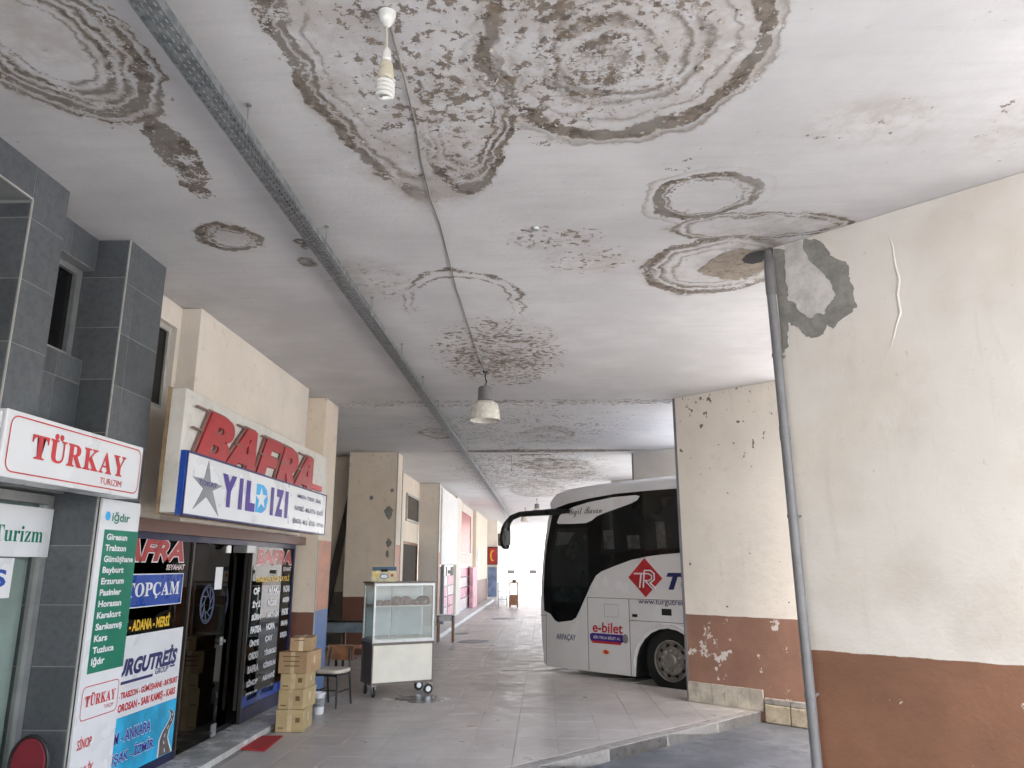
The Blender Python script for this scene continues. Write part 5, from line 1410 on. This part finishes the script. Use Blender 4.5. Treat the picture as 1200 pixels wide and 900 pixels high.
s5 = thing('corner_shop', 'farthest shop with blue poster side wall below the red sign', 'shop', (-3.0, 45, 0))
m = MB(); m.box(-3.7, -2.55, 42.0, 48.9, 0.004, CEIL - 0.005); part('wall', m, MAT['creamup'], s5)
m = MB(); m.box(-3.05, -2.57, 41.96, 41.995, 0.2, 1.75); part('blue_poster', m, M('faded_blue_poster', (0.16, 0.20, 0.30), 0.5, var=.3, vs=3), s5)
m = MB(); m.box(-2.549, -2.52, 42.3, 48.4, 0.2, 2.2); part('white_shutter', m, MAT['white'], s5)
sr = thing('hanging_sign', 'small red lantern sign with orange crescent hanging out from the farthest shop', 'sign', (-2.8, 41.8, 1.85))
m = MB(); m.box(-3.06, -2.50, 41.72, 41.94, 1.87, 2.82); part('box', m, MAT['blackmetal'], sr)
m = MB(); m.box(-3.02, -2.54, 41.70, 41.718, 1.92, 2.77); part('face', m, MAT['redplastic'], sr)
cp = Plane((-2.78, 41.698, 2.35), (1, 0, 0), (0, 0, 1))
m = MB(); oc = [(0.13 * math.cos(R(a)), 0.30 * math.sin(R(a))) for a in range(60, 301, 20)]; ic = [(0.05 + 0.11 * math.cos(R(a)), 0.24 * math.sin(R(a))) for a in range(300, 59, -20)]
cp.shape(m, oc + ic, -0.01, 0.004); part('crescent', m, MAT['yellow'], sr)
m = MB(); m.box(-2.82, -2.74, 41.94, 42.001, 2.3, 2.4); part('bracket', m, MAT['blackmetal'], sr)
for q, (y, lab) in enumerate(((42.6, 'dark air conditioner unit on the farthest shop, nearer one'), (44.6, 'dark air conditioner unit on the farthest shop, farther one'))):
    ac = thing('air_conditioner', lab, 'air conditioner', (-2.4, y, 2.9), group='outdoor units on the farthest shop')
    m = MB(); m.box(-2.547, -2.20, y, y + 0.9, 2.9, 3.55); part('casing', m, MAT['poster_dark'] if q == 0 else MAT['offwhite'], ac, bevel=0.02)
    m = MB(); m.lathe((-2.37, y - 0.004, 3.22), [(0.05, 0), (0.14, 0), (0.14, 0.003), (0.05, 0.003)], 16, (1, 0, 0), (0, 0, 1), (0, 1, 0)); part('fan_grille', m, MAT['blackmetal'], ac)

# small slatted stool and cabinet on the platform
sl = thing('slatted_stool', 'small white slatted stool with brown legs right behind the display cart', 'stool', (-2.42, 19.3, 0))
for q in range(3):
    m = MB(); m.box(-2.64, -2.20, 19.12 + q * 0.10, 19.20 + q * 0.10, 0.62, 0.645); part('slat', m, MAT['white'], sl)
part('apron', MB().box(-2.64, -2.20, 19.10, 19.118, 0.50, 0.60), MAT['white'], sl); part('apron', MB().box(-2.62, -2.22, 19.34, 19.36, 0.50, 0.619), MAT['white'], sl)
for x, y in ((-2.60, 19.12), (-2.24, 19.12), (-2.60, 19.36), (-2.24, 19.36)):
    m = MB(); m.box(x - 0.02, x + 0.02, y - 0.02, y + 0.02, 0.004, 0.62); part('leg', m, MAT['wood'], sl)
cb = thing('ticket_kiosk', 'small brown wooden stand with an open upper window far down the platform', 'stand', (-1.38, 35.2, 0))
m = MB(); x0, x1 = -1.58, -1.18
m.box(x0, x1, 35.0, 35.4, 0.10, 0.55); m.box(x0, x0 + 0.05, 35.0, 35.05, 0.55, 1.05); m.box(x1 - 0.05, x1, 35.0, 35.05, 0.55, 1.05); m.box(x0, x0 + 0.05, 35.35, 35.4, 0.55, 1.05); m.box(x1 - 0.05, x1, 35.35, 35.4, 0.55, 1.05); m.box(x0, x1, 35.0, 35.4, 1.05, 1.10)
part('body', m, MAT['wood'], cb)
for x in (x0 + 0.03, x1 - 0.03):
    for y in (35.03, 35.37):
        m = MB(); m.box(x - 0.025, x + 0.025, y - 0.025, y + 0.025, 0.004, 0.10); part('leg', m, MAT['wood'], cb)
m = MB(); m.lathe((-1.36, 35.2, 1.10), [(0, 0), (0.09, 0), (0.11, 0.07), (0.04, 0.12), (0, 0.12)], 12); part('topper', m, MAT['pipe'], cb, smooth=40)
rk = thing('metal_rack', 'thin metal rack standing left of the brown wooden stand', 'rack', (-1.95, 36, 0))
m = MB()
for x in (-2.15, -1.75):
    for y in (36.0, 36.3): m.box(x, x + 0.025, y, y + 0.025, 0.004, 1.05)
part('posts', m, MAT['alu'], rk)
for z_ in (0.3, 0.65, 1.02):
    m = MB(); m.box(-2.15, -1.72, 36.0, 36.33, z_, z_ + 0.025); part('shelf', m, MAT['alu'], rk)
# manhole lids in the platform
for x, y, r, lab in ((-1.45, 27.7, 0.42, 'dark round floor lid farthest down the platform'), (-1.75, 19.4, 0.40, 'dark round floor lid nearest the display cart'), (-2.30, 21.6, 0.24, 'small dark floor lid beside the shop step')):
    fl = thing('floor_lid', lab, 'manhole lid', (x, y, 0.002), group='round lids in the platform floor')
    m = MB(); m.lathe((x, y, 0.002), [(0, 0.004), (r * .92, 0.004), (r * .93, 0.0)], 24); part('plate', m, MAT['pipe'], fl)
    m = MB(); m.lathe((x, y, 0.002), [(r * .94, 0.0), (r * .95, 0.006), (r, 0.006), (r + .004, 0.0)], 24); part('rim', m, MAT['steel'], fl)
# ------------------------------------------------------------------ under the ceiling: cable tray, cable, lamps
tr = thing('cable_tray', 'long perforated galvanised cable tray hung under the ceiling along the corridor', 'cable tray', (-1.66, 20, 4.10))
y = 0.4; segs = []
while y < 40.4:
    e = min(y + 3.0, 40.5)
    m = MB(); x0, x1 = -1.72, -1.60
    m.add([(x0, y, 4.10), (x1, y, 4.10), (x1, e - .004, 4.10), (x0, e - .004, 4.10)], [(3, 2, 1, 0)])
    m.add([(x0, y, 4.10), (x0, e - .004, 4.10), (x0, e - .004, 4.155), (x0, y, 4.155)], [(0, 1, 2, 3)])
    m.add([(x1, y, 4.10), (x1, e - .004, 4.10), (x1, e - .004, 4.155), (x1, y, 4.155)], [(3, 2, 1, 0)])
    o = part('tray_length', m, MAT['perf'], tr)
    sd = o.modifiers.new('thickness', 'SOLIDIFY'); sd.thickness = 0.0015
    y = e
for q in range(22):
    y = 2.06 + q * 1.52 if q else 2.06
    m = MB(); m.tube([(-1.585, y, 4.06), (-1.585, y, CEIL)], 0.004, 6); m.box(-1.602, -1.578, y - 0.012, y + 0.012, 4.092, 4.097); m.tube([(-1.585, y, 4.075), (-1.585, y, 4.10)], 0.010, 6); m.tube([(-1.585, y, CEIL - 0.012), (-1.585, y, CEIL - 0.002)], 0.016, 8)
    part('hanger_rod', m, MAT['steel'], tr, smooth=50)
for q, (r_, dx) in enumerate(((0.009, -0.03), (0.007, 0.0), (0.011, 0.025))):
    m = MB(); m.tube([(-1.66 + dx + 0.006 * math.sin(k * 1.7 + q), 0.5 + k * 1.0, 4.1105) for k in range(40)], r_ * 0.9, 6); part('laid_cable', m, MAT['blackmetal'] if q else MAT['cable'], tr, smooth=60)

cbl = MB()
pts = [(-0.69, 2.92, CEIL - 0.008)]
rng = random.Random(2)
for k in range(1, 16):
    t = k / 15
    pts.append((-0.69 - 0.05 * t - 0.05 * math.sin(t * 3.1) + rng.uniform(-.012, .012), 2.92 + t * 6.5, CEIL - 0.007 - (0.012 if k % 3 == 1 else 0)))
cbl.tube(pts, 0.0055, 6)
solo('electric_cable', cbl, MAT['cable'], 'thin cable clipped to the ceiling from the bulb to the bell lamp', 'cable', smooth=60)

bl = thing('spiral_bulb', 'white spiral energy saving bulb hanging from a ceiling rose in the stained ceiling', 'lamp', (-0.69, 2.92, 3.79))
bx_, by_ = -0.69, 2.92
m = MB(); m.lathe((bx_, by_, CEIL), [(0.0, -0.075), (0.012, -0.072), (0.030, -0.045), (0.040, -0.018), (0.041, -0.001)], 18); part('ceiling_rose', m, MAT['bulbwhite'], bl, smooth=50)
m = MB(); m.tube([(bx_, by_, CEIL - 0.07), (bx_ + 0.003, by_, 4.11), (bx_ + 0.004, by_, 4.05)], 0.005, 8); part('cord', m, MAT['bulbbase'], bl, smooth=60)
bx_ += 0.006
m = MB(); m.lathe((bx_, by_, 0), [(0.0, 4.065), (0.012, 4.062), (0.020, 4.045), (0.022, 4.005), (0.018, 4.0), (0.018, 3.995)], 16); part('socket', m, MAT['bulbwhite'], bl, smooth=40)
m = MB(); m.lathe((bx_, by_, 0), [(0.018, 3.997), (0.028, 3.985), (0.031, 3.960), (0.026, 3.956), (0.026, 3.951), (0.034, 3.945), (0.036, 3.915), (0.028, 3.905), (0.0, 3.903)], 18); part('ballast', m, MAT['bulbbase'], bl, smooth=30)
m = MB(); sp = []
for k in range(0, 4 * 14 + 1):
    a = 2 * math.pi * k / 14; t = k / (4 * 14)
    sp.append((bx_ + 0.034 * math.cos(a), by_ + 0.034 * math.sin(a), 3.900 - t * 0.085))
sp += [(bx_ + 0.015, by_ - 0.01, 3.806), (bx_ - 0.006, by_ - 0.012, 3.803)]
m.tube(sp, 0.0105, 8); part('spiral_tube', m, MAT['bulbwhite'], bl, smooth=60)

def bell_lamp(x, y, label, s=1.0):
    l = thing('bell_lamp', label, 'lamp', (x, y, CEIL - 0.66 * s), group='bell shaped pendant lamps along the corridor')
    Z = lambda h: CEIL - h * s
    m = MB(); m.tube([(x, y, Z(0.0)), (x, y, Z(0.10)), (x + 0.02, y, Z(0.14)), (x, y, Z(0.18)), (x, y, Z(0.22))], 0.008, 8); m.lathe((x, y, 0), [(0.0, Z(0.03)), (0.03, Z(0.025)), (0.035, Z(0.0))], 12); part('hook', m, MAT['blackmetal'], l, smooth=50)
    m = MB(); m.lathe((x, y, 0), [(0, Z(0.20)), (0.05, Z(0.20)), (0.085, Z(0.215)), (0.09, Z(0.24)), (0.09, Z(0.37)), (0.098, Z(0.375)), (0.098, Z(0.395)), (0.0, Z(0.397))], 20); part('ballast_housing', m, MAT['pipe'], l, smooth=35)
    m = MB(); m.lathe((x, y, 0), [(0.075, Z(0.398)), (0.12, Z(0.405)), (0.155, Z(0.43)), (0.18, Z(0.50)), (0.192, Z(0.58)), (0.196, Z(0.65)), (0.188, Z(0.65)), (0.183, Z(0.58)), (0.172, Z(0.50)), (0.148, Z(0.437)), (0.115, Z(0.412)), (0.0, Z(0.408))], 28); part('bell_shade', m, MAT['lampglass'], l, smooth=50)
    m = MB(); m.lathe((x, y, 0), [(0.0, Z(0.41)), (0.03, Z(0.415)), (0.05, Z(0.50)), (0.035, Z(0.58)), (0.0, Z(0.60))], 14); part('lamp_bulb', m, MAT['bulbwhite'], l, smooth=50)
    return l
bell_lamp(-0.735, 9.42, 'nearest bell shaped pendant lamp with dusty opal shade in the spotted ceiling')
bell_lamp(-0.80, 33.0, 'farther of the small pendant lamps left of the bus mirror', 0.9)
bell_lamp(-0.25, 28.5, 'small dark pendant lamp far down the corridor above the bus mirror', 0.9)
hw = MB(); hw.tube([(-0.72, 17.1, CEIL), (-0.725, 17.1, 4.15), (-0.71, 17.1, 4.03), (-0.72, 17.1, 3.90)], [0.004, 0.006, 0.006, 0.010], 6)
solo('hanging_wire', hw, MAT['cable'], 'short loose wire hanging from the second ceiling joint', 'wire', smooth=60)
sc_ = MB(); sc_.lathe((-0.04, 5.2, 0), [(0.0, CEIL - 0.02), (0.028, CEIL - 0.018), (0.034, CEIL - 0.001)], 12)
solo('ceiling_anchor', sc_, MAT['alu'], 'single small round metal anchor in the ceiling right of the cable', 'anchor', smooth=50)

# ------------------------------------------------------------------ coach
bus = thing('bus', 'white coach with black glass and red diamond emblem parked nose in behind the bay wall', 'bus', (2.0, 12.4, ASPH), -R(90) + ANG)
BM = ROOTM[bus.name]
def BW(mb):
    mb.v = [tuple(BM @ Vector(p)) for p in mb.v]; return mb
BP = Plane(tuple(BM @ Vector((0, 0, 0))), tuple(WD), (0, 0, 1))       # near side, u along the bus from the front axle to the rear
BWID = 2.5; BL = 9.3
hubx, hubz = -0.10, 0.485
def arch(cx, rx, rz, n=12):
    return [(cx + rx * math.cos(R(180 - 180 * k / n)), 0.33 + rz * math.sin(R(180 - 180 * k / n))) for k in range(n + 1)]
prof = [(-2.74, 0.20), (-2.79, 0.25), (-2.83, 0.60), (-2.85, 0.95), (-2.855, 1.25), (-2.84, 1.6), (-2.80, 2.0), (-2.74, 2.4), (-2.66, 2.75), (-2.58, 2.98), (-2.53, 3.14), (-2.43, 3.235), (-2.2, 3.295), (-1.6, 3.335), (-0.7, 3.36), (0.3, 3.365), (4, 3.365), (BL - 0.3, 3.34), (BL - 0.08, 3.22), (BL, 2.9), (BL, 0.9), (BL - 0.05, 0.30), (BL - 0.1, 0.20)]
bottom = [(6.9, 0.20)] + arch(6.3, 0.58, 0.56)[::-1] + [(5.6, 0.20)] + [(0.60, 0.20)] + [(x, z_) for x, z_ in arch(hubx, 0.63, 0.64)[::-1]] + [(-0.74, 0.20)]
loop = prof + bottom
nP = len(prof)
cx0, cz0 = 3.0, 1.7
def inset(y):
    r = 0.20
    d = min(y, BWID - y)
    if d >= r: return 0.0
    return r - math.sqrt(max(0.0, r * r - (r - d) ** 2))
ys_ = [0.0, 0.01, 0.03, 0.06, 0.10, 0.15, 0.20, 0.5, 0.9, 1.25, 1.6, 2.0, 2.30, 2.35, 2.40, 2.44, 2.47, 2.49, 2.50]
vs = []; fs = []; mi = []
for y in ys_:
    e = inset(y)
    nose = 0.10 * (1 - ((y - 1.25) / 1.25) ** 2)
    for k, (x, z_) in enumerate(loop):
        if k < nP:
            fx = -1 if x < -1.9 else (1 if x > BL - 0.5 else 0)
            xx = x; zz = z_
            if x < -1.9 and z_ < 3.0:
                xx = x + e * 0.55 - nose * 1.0
            if x > BL - 0.5: xx = x - e * 0.6
            if z_ > 2.95: zz = z_ - e * 0.55
            vs.append((xx, y, zz))
        else:
            vs.append((x, y, z_))
n = len(loop); ny = len(ys_)
for j in range(ny - 1):
    for k in range(n):
        k2 = (k + 1) % n
        fs.append((j * n + k, (j + 1) * n + k, (j + 1) * n + k2, j * n + k2))
        mi.append(1 if k >= nP - 1 and k != n - 1 or k == n - 1 else 0)
mb = MB(); mb.v = vs; mb.f = [list(f) for f in fs]; mb.mi = mi
mb.f.append([k for k in range(n)]); mb.mi.append(0)
mb.f.append([(ny - 1) * n + k for k in range(n - 1, -1, -1)]); mb.mi.append(0)
part('body', BW(mb), [MAT['buswhite'], MAT['under']], bus, smooth=35)
# near side dark glass: driver window sweeping into the long side glazing
gl = [(-2.70, 1.14), (-2.55, 1.09), (-2.44, 0.98), (-2.36, 0.955), (-2.05, 1.0), (-1.96, 1.05), (-1.88, 1.17), (-1.74, 1.40), (-1.62, 1.60), (-1.50, 1.76), (-1.38, 1.83), (-1.1, 1.92), (-0.75, 2.02), (-0.4, 2.075), (-0.16, 2.10), (0.24, 2.125), (0.8, 2.13), (BL - 0.6, 2.13), (BL - 0.6, 3.10), (0.3, 3.13), (-0.35, 3.135), (-1.05, 3.125), (-1.62, 3.08), (-2.1, 3.02), (-2.40, 2.95), (-2.47, 2.85), (-2.54, 2.62), (-2.62, 2.3), (-2.67, 2.0), (-2.71, 1.5)]
m = MB(); BP.shape(m, gl, 0.0, 0.006); sg_ = part('side_glass', m, MAT['busglass'], bus)
# real window panes over it with pillars between
pane = [(-2.50, 1.30), (-1.82, 1.30), (-1.66, 1.62), (-1.66, 2.58), (-2.40, 2.58), (-2.52, 2.2)]
m = MB(); BP.shape(m, pane, 0.006, 0.009); part('driver_window', m, M('driver_glass', (0.012, 0.016, 0.017), 0.03, var=0.2), bus)
wgl = M('passenger_glass', (0.010, 0.011, 0.012), 0.03, var=0.3, vs=1.5)
wgl.node_tree.nodes['Principled BSDF'].inputs['Specular IOR Level'].default_value = 0.30
m = MB(); BP.shape(m, [(-1.38, 2.10), (-0.75, 2.17), (0.3, 2.20), (0.3, 3.02), (-0.9, 2.98), (-1.30, 2.80)], 0.006, 0.009); part('passenger_window', m, wgl, bus)
for q in range(4):
    a = 0.38 + q * 2.05
    m = MB(); BP.shape(m, [(a, 2.20), (a + 1.97, 2.20), (a + 1.97, 3.03), (a, 3.03)], 0.006, 0.009); part('passenger_window', m, wgl, bus)
# blinds and papers seen behind the glass
for a, b, c, d in ((-1.30, -1.08, 2.20, 2.52), (-0.80, -0.55, 2.20, 2.42), (-0.22, -0.05, 2.20, 2.62)):
    m = MB(); BP.shape(m, [(a, c), (b, c), (b - .02, d), (a - .02, d)], 0.009, 0.0105); part('curtain', m, M('curtain_behind_glass', (0.05, 0.05, 0.052), 0.12, var=.3, vs=9), bus)
m = MB(); BP.shape(m, [(-2.40, 2.28), (-2.12, 2.30), (-1.95, 2.50), (-2.36, 2.52)], 0.009, 0.0105); part('sun_visor', m, M('visor_behind_glass', (0.055, 0.06, 0.06), 0.12), bus)
# white wing panel with script
wing = [(-2.36, 2.69), (-2.30, 2.80), (-2.20, 2.88), (-1.95, 2.955), (-1.62, 3.015), (-1.06, 3.07), (-0.60, 3.075), (-0.53, 3.055), (-0.58, 2.99), (-0.70, 2.945), (-1.06, 2.86), (-1.30, 2.805), (-1.44, 2.765), (-1.55, 2.70), (-1.69, 2.655), (-2.0, 2.655), (-2.33, 2.665)]
m = MB(); BP.shape(m, wing, 0.006, 0.012); part('wing_panel', m, MAT['buswhite'], bus)
text(script('Yigit Baran'), BP, -2.08, -1.32, 2.76, 2.94, MAT['black'], bus, n=0.014, shear=0.0)
# red diamond with white monogram
m = MB(); BP.shape(m, [(-0.82, 1.74), (-0.49, 1.43), (-0.16, 1.73), (-0.49, 2.05)], 0.0, 0.004); part('diamond_emblem', m, MAT['red'], bus)
m = MB()
mono = [[(-0.70, 1.80), (-0.55, 1.80), (-0.42, 1.80), (-0.36, 1.77), (-0.36, 1.72), (-0.41, 1.69), (-0.50, 1.69)], [(-0.56, 1.80), (-0.60, 1.58)], [(-0.50, 1.85), (-0.38, 1.85), (-0.31, 1.80), (-0.31, 1.71), (-0.38, 1.66)], [(-0.48, 1.68), (-0.34, 1.56)], [(-0.50, 1.84), (-0.53, 1.58)], [(-0.40, 1.66), (-0.29, 1.57)]]
for s in mono: m.tube([BP.p(u, v, 0.005) for u, v in s], 0.013, 6)
part('monogram', m, MAT['pwhite'], bus, smooth=60)
text('TURGUTREİS', BP, -0.08, 2.75, 1.555, 1.90, MAT['navy'], bus, n=0.004, bold=0.05, shear=0.3)
text('www.turgutreis.com', BP, -0.64, 0.52, 1.30, 1.405, MAT['navy'], bus, n=0.004, bold=0.008)
text('e-bilet', BP, -1.60, -0.97, 0.835, 1.00, MAT['red'], bus, n=0.004, bold=0.02, shear=0.05)
m = MB(); BP.shape(m, [(-1.66, 0.74), (-1.64, 0.70), (-0.98, 0.70), (-0.92, 0.73), (-0.92, 0.80), (-0.98, 0.82), (-1.60, 0.82), (-1.66, 0.80)], 0.0, 0.004); part('sticker', m, MAT['purple'], bus)
m = MB(); BP.shape(m, [(-1.60, 0.66), (-1.02, 0.66), (-1.0, 0.70), (-1.64, 0.70)], 0.0, 0.0042); part('sticker', m, MAT['red'], bus)
m = MB(); BP.shape(m, disc_pts(-0.92, 0.765, 0.055, 0.075), 0.0042, 0.006); part('sticker', m, MAT['greystar'], bus)
text('BİR TIKLA BİLET AL', BP, -1.58, -1.02, 0.735, 0.79, MAT['pwhite'], bus, n=0.006, bold=0.02)
m = MB(); BP.shape(m, disc_pts(-1.33, 0.53, 0.075, 0.035), 0.0, 0.004); part('sticker', m, MAT['yellow'], bus)
m = MB(); BP.shape(m, [(-1.37, 0.51), (-1.30, 0.50), (-1.27, 0.53), (-1.33, 0.57), (-1.36, 0.56)], 0.004, 0.006); part('sticker', m, MAT['red'], bus)
text('ARPAÇAY', BP, -2.42, -1.97, 0.645, 0.765, MAT['navy'], bus, n=0.004, bold=0.008, shear=0.2)
# panel gaps, flaps, handles
for a, b, c, d in ((-1.70, 0.8, 1.392, 1.400), (-1.705, -1.695, 0.21, 1.39), (-0.835, -0.825, 0.21, 1.391), (-0.824, 0.9, 1.055, 1.063), (-2.66, -2.652, 0.24, 1.10), (2.0, 2.01, 0.21, 1.39), (4.0, 4.01, 0.21, 1.39), (0.9, 6, 1.055, 1.063), (-2.80, -2.661, 1.055, 1.062)):
    part('panel_gap', BP.rect(MB(), a, b, c, d, 0.0, 0.0016), MAT['seam'], bus)
m = MB()
for a, b, c, d in ((-1.34, -1.05, 1.293, 1.298), (-1.34, -1.05, 1.095, 1.10), (-1.34, -1.335, 1.10, 1.293), (-1.055, -1.05, 1.10, 1.293)): BP.rect(m, a, b, c, d, 0.0, 0.0015)
part('filler_flap', m, MAT['greystar'], bus)
m = MB(); BP.rect(m, -0.20, -0.02, 1.165, 1.265, 0.0, 0.004); part('vent', m, MAT['under'], bus)
m = MB(); BP.rect(m, -0.77, -0.67, 1.115, 1.16, 0.0, 0.004); part('handle', m, MAT['under'], bus)
m = MB()
ring = [(hubx + 0.67 * math.cos(R(a)), 0.35 + 0.68 * math.sin(R(a))) for a in range(0, 181, 10)]
m.tube([BP.p(u, v, 0.004) for u, v in ring], 0.012, 6); part('arch_lip', m, MAT['buswhite'], bus, smooth=60)
# windscreen strip on the rounded nose and lamps (turned away from the camera)
m = MB(); 
rows = [(1.15, -2.845), (1.6, -2.84), (2.0, -2.80), (2.4, -2.74), (2.75, -2.66), (2.95, -2.595)]
cols_ = [0.12, 0.30, 0.7, 1.25, 1.8, 2.2, 2.38]
vs = []
for z_, x in rows:
    for y in cols_:
        e = inset(y); nose = 0.10 * (1 - ((y - 1.25) / 1.25) ** 2)
        vs.append((x + e * 0.55 - nose - 0.012, y, z_))
nc = len(cols_)
m.add(vs, [(r * nc + k + 1, r * nc + k, (r + 1) * nc + k, (r + 1) * nc + k + 1) for r in range(len(rows) - 1) for k in range(nc - 1)])
part('windscreen', BW(m), MAT['busglass'], bus, smooth=50)
for y in (0.35, 2.15):
    m = MB(); m.lathe((-2.93, y, 0.75), [(0, -0.02), (0.10, -0.01), (0.11, 0.05)], 16, (0, 1, 0), (0, 0, 1), (1, 0, 0)); part('headlight', BW(m), MAT['bulbwhite'], bus, smooth=50)
# wheels
def wheel(x, y, side, steer=0.0):
    o = (x, y, hubz)
    az = (0, side, 0); ax = (1, 0, 0); ay = (0, 0, 1)
    m = MB(); m.lathe(o, [(0.28, 0.0), (0.312, 0.0), (0.39, 0.012), (0.46, 0.0), (0.482, -0.03), (0.485, -0.25), (0.46, -0.28), (0.28, -0.28)], 36, ax, ay, az)
    t = part('wheel', BW(m), MAT['tyre'], bus, smooth=40)
    m = MB(); m.lathe(o, [(0.312, 0.002), (0.300, 0.010), (0.285, 0.004), (0.278, -0.05), (0.245, -0.060), (0.205, -0.02), (0.14, -0.015), (0.13, -0.02), (0.10, -0.02)], 36, ax, ay, az)
    part('rim', BW(m), MAT['rim'], t, smooth=35)
    m = MB()
    for q in range(10):
        a = 2 * math.pi * q / 10
        c = Vector(o) + Vector((math.cos(a) * 0.228, side * -0.034, math.sin(a) * 0.228))
        m.lathe(tuple(c), [(0.0, 0.004), (0.032, 0.004), (0.034, 0.0)], 10, ax, ay, az)
    part('rim_hole', BW(m), MAT['under'], t, kind='stuff')
    m = MB(); m.lathe(o, [(0.105, -0.02), (0.105, 0.005), (0.085, 0.02), (0.08, 0.035), (0.0, 0.04)], 20, ax, ay, az); part('hub', BW(m), MAT['rim'], t, smooth=35)
    m = MB()
    for q in range(10):
        a = 2 * math.pi * (q + .5) / 10
        c = Vector(o) + Vector((math.cos(a) * 0.155, side * -0.016, math.sin(a) * 0.155))
        m.lathe(tuple(c), [(0.016, 0.0), (0.016, 0.03), (0.0, 0.032)], 6, ax, ay, az)
    part('wheel_nut', BW(m), MAT['castermetal'], t, kind='stuff')
for x in (hubx, 6.3):
    wheel(x, 0.05, -1); wheel(x, BWID - 0.05, 1)
# mirrors: long arms reaching forward from the roof corner
def mirror(y0, sgn):
    arm = [(-2.05, y0 + 0.02 * -sgn, 2.885), (-2.42, y0, 2.885), (-2.80, y0 + 0.10 * sgn, 2.875), (-3.10, y0 + 0.18 * sgn, 2.865), (-3.28, y0 + 0.22 * sgn, 2.81), (-3.38, y0 + 0.24 * sgn, 2.70)]
    m = MB(); m.tube(arm, [0.035, 0.06, 0.055, 0.052, 0.055, 0.06], 12); a = part('mirror_arm', BW(m), MAT['mirrorblack'], bus, smooth=60)
    hd = [(-3.36, 2.74, 0.055), (-3.41, 2.64, 0.075), (-3.44, 2.52, 0.082), (-3.455, 2.40, 0.085), (-3.44, 2.30, 0.08), (-3.41, 2.235, 0.05), (-3.40, 2.225, 0.015)]
    m = MB(); seg = 14; vs = []
    for x, z_, r in hd:
        for k in range(seg):
            q = 2 * math.pi * k / seg
            vs.append((x + r * math.cos(q), y0 + 0.24 * sgn + r * 1.25 * math.sin(q), z_))
    fs = [(i * seg + k, (i + 1) * seg + k, (i + 1) * seg + (k + 1) % seg, i * seg + (k + 1) % seg) for i in range(len(hd) - 1) for k in range(seg)]
    m.add(vs, fs); part('mirror_head', BW(m), MAT['mirrorblack'], bus, smooth=60)
    m = MB(); m.box(-3.37, -3.352, y0 + 0.24 * sgn - 0.07, y0 + 0.24 * sgn + 0.07, 2.30, 2.60); part('mirror_glass', BW(m), MAT['castermetal'], a)
mirror(-0.03, -1); mirror(BWID + 0.03, 1)
# low second mirror in front of the windscreen
m = MB(); m.tube([(-2.86, 1.2, 2.25), (-3.05, 1.1, 2.28), (-3.13, 1.08, 2.22), (-3.15, 1.08, 2.05)], [0.025, 0.028, 0.03, 0.035], 8); part('kerb_mirror', BW(m), MAT['mirrorblack'], bus, smooth=60)
m = MB(); m.tube([(-2.52, 0.3, 3.15), (-2.50, 0.3, 3.30)], 0.004, 5)
m2 = MB(); m2.tube([(-1.62, 0.05, 3.22), (-1.62, 0.05, 3.31)], 0.005, 5); part('roof_gap', BW(m2), MAT['seam'], bus)

# ------------------------------------------------------------------ yard and far building
fbld = thing('white_building', 'sunlit white building with small low windows beyond the end of the corridor', 'building', (0, 80, ASPH))
m = MB(); m.box(-45, 60, 80, 92, ASPH, 16); part('wall', m, MAT['housewhite'], fbld)
m = MB(); m.box(-45, 60, 79.94, 79.995, ASPH, 0.2); part('base_course', m, MAT['kerb'], fbld)
for q in range(-12, 16):
    x = -1.55 + q * 2.25
    for z0, z1 in ((1.02, 1.42), (7.2, 8.5), (10.6, 11.9)):
        w = 0.75 if z0 < 2 else 1.3
        m = MB(); m.box(x, x + w, 79.93, 79.998, z0 - 0.06, z0); m.box(x, x + w, 79.95, 79.998, z1, z1 + 0.05); m.box(x - .05, x, 79.95, 79.998, z0, z1); m.box(x + w, x + w + .05, 79.95, 79.998, z0, z1)
        wi = part('window', m, MAT['offwhite'], fbld)
        m = MB(); m.box(x, x + w, 79.97, 79.996, z0, z1); part('pane', m, MAT['under'], wi)
flush_text()
